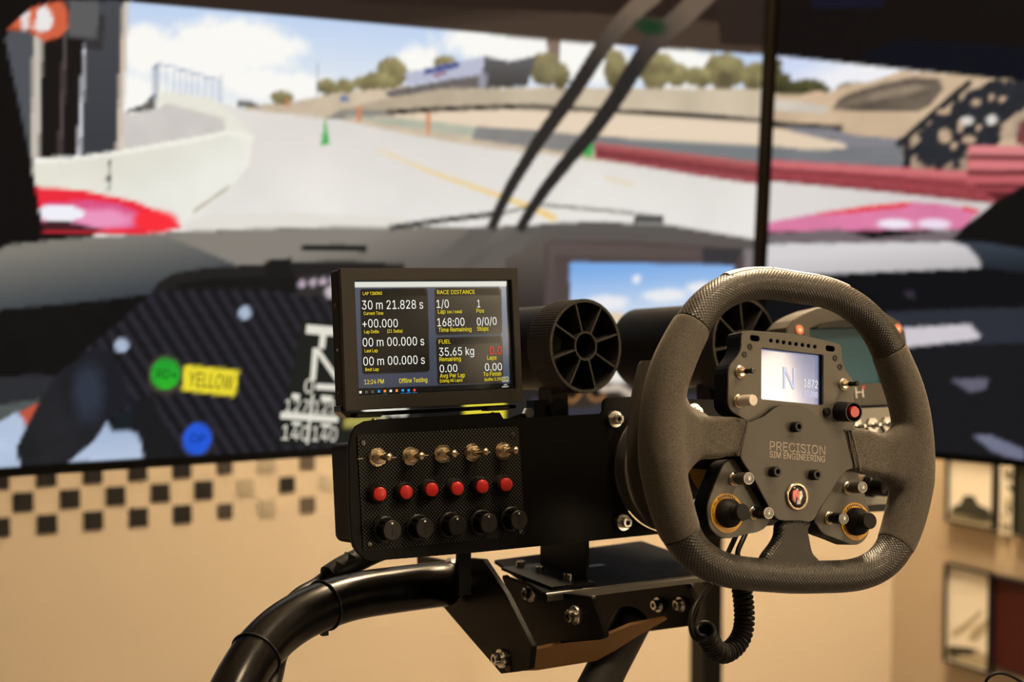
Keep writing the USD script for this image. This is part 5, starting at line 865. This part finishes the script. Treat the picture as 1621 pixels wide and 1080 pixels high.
for k, nm in ((int(np.argmin(np.linalg.norm(path - np.array([(0.359,1.1076,0.7869)][0]), axis=1))), 0), (int(np.argmin(np.linalg.norm(path - np.array([(0.4313,1.1496,0.809)][0]), axis=1))), 1)):
    c, d = path[k], tg[k]; a = np.cross(d, (0, 0, 1)); a /= np.linalg.norm(a); b = np.cross(a, d); an = np.linspace(0, 2 * np.pi, 40)[:-1]
    loop = c + (np.cos(an)[:, None] * a + np.sin(an)[:, None] * b) * .0216
    z = part(ft, 'cable_tie'); obj('strap', weld(sweep(loop, .0011, .0011, up=tuple(d), n=8, closed=True)[0]), 'rubber', z)
    sgn = -1 if b[2] > 0 else 1
    hd = trimesh.creation.box((.006, .006, .005)); hd.apply_translation(c + b * sgn * .0235 + d * .002); obj('tie_head', hd, 'rubber', z, smooth=False)
cb = thing('cable_run', 'black cable loom strapped along the bent tube below the panel', 'cable')
for pp, r in (([(0.5098,1.2003,0.8436),(0.4941,1.1972,0.8398),(0.4756,1.1898,0.8359),(0.4618,1.1857,0.8323),(0.4481,1.1814,0.8271)], .0105), ([(0.4966,1.2185,0.8393),(0.4586,1.1929,0.8295),(0.4363,1.1817,0.8209),(0.4202,1.173,0.8176),(0.4038,1.1644,0.8101),(0.3843,1.1572,0.7991),(0.3625,1.14,0.792)], .0062), ([(0.4072,1.1501,0.7897),(0.3918,1.1353,0.7841),(0.3815,1.1233,0.7776),(0.3741,1.1099,0.7702),(0.3638,1.0922,0.7616),(0.3512,1.0754,0.7474)], .0075), ([(0.4033,1.1521,0.7897),(0.3885,1.137,0.7831),(0.3756,1.1206,0.7737),(0.3633,1.1036,0.7586),(0.3467,1.0775,0.7424)], .0045)):
    obj('cable', tube(spl(pp, 6, False), r, 14), 'rubber', cb)
for u in [(0.4505,1.1813,0.828),(0.4641,1.1868,0.833)]: obj('clip', mv(trimesh.creation.box((.006, .014, .026)), *u, rot(35, (0, 1, 0))), 'matte_black', cb, smooth=False)
stt = thing('column_strut', 'thick black strut running down from the cross plate', 'strut')
pp = np.array([(0.7364,1.131,0.7631),(0.6905,1.0974,0.7377),(0.6537,1.0704,0.715),(0.6175,1.0423,0.678)]); obj('tube', tube(np.vstack([pp, [pp[-1][0] - .05, pp[-1][1] - .1, .0]]), .0185, 28), 'matte_black', stt)

# ------------------------------------------------------------------ coiled cable of the wheel
cc = thing('coiled_cable', 'black coiled cable hanging in a loop from the wheel hub', 'cable')
axis = spl([(0.7199,0.9464,0.8565),(0.7197,0.9399,0.8392),(0.7166,0.9313,0.8201),(0.711,0.9255,0.8037),(0.6987,0.9201,0.7939),(0.6849,0.916,0.7915),(0.6689,0.908,0.7995),(0.6549,0.8994,0.8149),(0.6514,0.8959,0.8196)], 30, False)
L_ = np.r_[0, np.cumsum(np.linalg.norm(np.diff(axis, axis=0), axis=1))]; s_ = np.linspace(0, L_[-1], 33 * 26)
ax_ = np.stack([np.interp(s_, L_, axis[:, i]) for i in range(3)], 1); t_ = np.gradient(ax_, axis=0); t_ /= np.linalg.norm(t_, axis=1, keepdims=True)
sd = np.zeros_like(t_); sd[0] = np.cross(t_[0], (0, 1, 0)); sd[0] /= np.linalg.norm(sd[0])
for i in range(1, len(t_)): sd[i] = sd[i - 1] - t_[i] * (sd[i - 1] @ t_[i]); sd[i] /= np.linalg.norm(sd[i])
bn = np.cross(t_, sd); ph = np.linspace(0, 2 * np.pi * 33, len(s_))
helix = ax_ + .0068 * (np.cos(ph)[:, None] * sd + np.sin(ph)[:, None] * bn)
obj('coil', tube(helix, .0020, 9), 'rubber', cc)
tail = spl(np.vstack([helix[-1:], [(0.6448,0.8967,0.8123),(0.644,0.9019,0.8157),(0.6477,0.9093,0.8226),(0.6555,0.9169,0.8296),(0.6698,0.9267,0.8362),(0.6852,0.9359,0.8431),(0.7074,0.9583,0.8475),(0.7337,0.9787,0.8547),(0.7668,0.9916,0.8939)]]), 10, False)
obj('tail', tube(tail, .0023, 12), 'rubber', cc)
obj('lead', tube(spl(np.vstack([[(0.7723,0.9942,0.893),(0.7413,0.9643,0.8728),(0.724,0.9501,0.8607)], helix[:1]]), 8, False), .0022, 12), 'rubber', cc)

# ------------------------------------------------------------------ pictures on the side wall
def picture(q, label, paint):
    t = thing('wall_picture', label, 'picture', G, group=None)
    xs2 = [p[0] for p in q]; ys2 = [p[1] for p in q]; a, b, c, d = min(xs2), max(xs2), min(ys2), max(ys2)
    obj('frame', ext(sbox(a - .004, c - .004, b + .004, d + .004).difference(sbox(a, c, b, d)), 0, .022), 'matte_black', t, smooth=False)
    obj('print', wbox((a, c, .002), (b, d, .012)), 'picture_paper', t, smooth=False)
    for nm, pts, mt in paint(a, b, c, d): obj(nm, ext(Polygon(pts).buffer(0), .012, .0125), mt, t, smooth=False)
    return t
def car(a, b, c, d):
    w, h = b - a, d - c
    f = lambda *p: [(a + w * x, c + h * y) for x, y in p]
    return [('printed_ground', f((0, 0), (1, 0), (1, .1), (0, .12)), 'picture_mid'), ('printed_car', f((.04, .06), (.08, .2), (.25, .26), (.34, .40), (.55, .42), (.66, .3), (.9, .26), (.96, .1), (.8, .05), (.2, .03)), 'picture_dark')]
def swirl(a, b, c, d):
    w, h = b - a, d - c
    f = lambda *p: [(a + w * x, c + h * y) for x, y in p]
    return [('printed_band', f((0, .02), (1, .02), (1, .16), (.7, .2), (0, .14)), 'picture_mid'), ('printed_car', f((.02, .06), (.05, .15), (.4, .18), (.72, .2), (.6, .12), (.35, .1), (.2, .03)), 'picture_dark'), ('printed_stroke', f((.1, .3), (.4, .42), (.8, .62), (.82, .58), (.45, .36), (.15, .25)), 'picture_mid'), ('printed_stroke', f((.5, .28), (.62, .4), (.95, .55), (.9, .4), (.66, .26)), 'picture_mid')]
Q = [(0.1852,0.1240),(0.3279,0.1407),(0.3305,0.0182),(0.1876,0.0042)]
gx0 = [(0.1866,0.0566)][0][0]; gx1 = [(0.3187,0.0745)][0][0]; gx2 = [(0.3746,0.0820)][0][0]
py0, py1 = [(0.1878,-0.0063)][0][1], [(0.1852,0.1225)][0][1]; qy0, qy1 = [(0.1944,-0.3401)][0][1], [(0.1899,-0.1143)][0][1]
rx0 = [(0.3223,-0.0993)][0][0]; ry0, ry1 = [(0.3271,-0.3232)][0][1], [(0.3227,-0.1153)][0][1]
picture([(gx0, py0), (gx1, py1 + .03)], 'upper black and white print of a low car, framed, on the side wall', car)
picture([(gx0, qy0), (gx1 - .006, qy1)], 'lower pale framed print with brush strokes and a dark car, beside the dark red print', swirl)
picture([(gx2 + .005, py0), (gx2 + .24, py1 + .03)], 'dark upper print at the edge of the picture above the red print', lambda a, b, c, d: [('printed_dark', [(a, c), (b, c), (b, d), (a, d)], 'picture_dark')])
picture([(rx0 + .004, ry0), (rx0 + .24, ry1)], 'plain dark red framed print on the side wall', lambda a, b, c, d: [('printed_red', [(a, c), (b, c), (b, d), (a, d)], 'picture_red')])
st2 = thing('wall_sticker', 'narrow leafy grey print strip between the upper prints', 'picture', G)
obj('strip', wbox((gx1 + .012, py0 - .01, 0), (gx2 - .010, py1 + .03, .008)), 'picture_paper', st2, smooth=False)
rng = np.random.default_rng(5)
for k in range(14):
    x, y = rng.uniform(gx1 + .018, gx2 - .016), rng.uniform(py0, py1 + .02); obj('printed_leaf', ext(affinity.rotate(affinity.scale(circ(x, y, .01), .5, 1), rng.uniform(0, 180)), .008, .0086), 'picture_mid' if k % 3 else 'picture_dark', st2, smooth=False)

# ------------------------------------------------------------------ cable looping up from the floor stand at the lower edge
hb = thing('shifter_stand', 'black stand with a thin looping cable at the lower picture corner', 'stand')
b0 = np.array([(1.0174,0.8517,0.6988)][0])
obj('shifter_box', mv(bx(0, 0, 0, .07, .07, .05, .008), *b0), 'matte_black', hb)
obj('post', wbox((b0[0] - .02, b0[1] - .02, 0), (b0[0] + .02, b0[1] + .02, b0[2] - .024)), 'matte_black', hb, smooth=False)
obj('foot', wbox((b0[0] - .12, b0[1] - .12, 0), (b0[0] + .12, b0[1] + .12, .012)), 'matte_black', hb, smooth=False)
obj('cable', tube(spl([(0.9865,0.8805,0.7124),(0.9595,0.8953,0.718),(0.9574,0.8973,0.7337),(0.961,0.8957,0.7398),(0.9675,0.8924,0.7426),(0.9743,0.8886,0.7415),(0.9831,0.8837,0.7365),(0.9888,0.8688,0.7288)], 8, False), .0014, 10), 'rubber', hb)
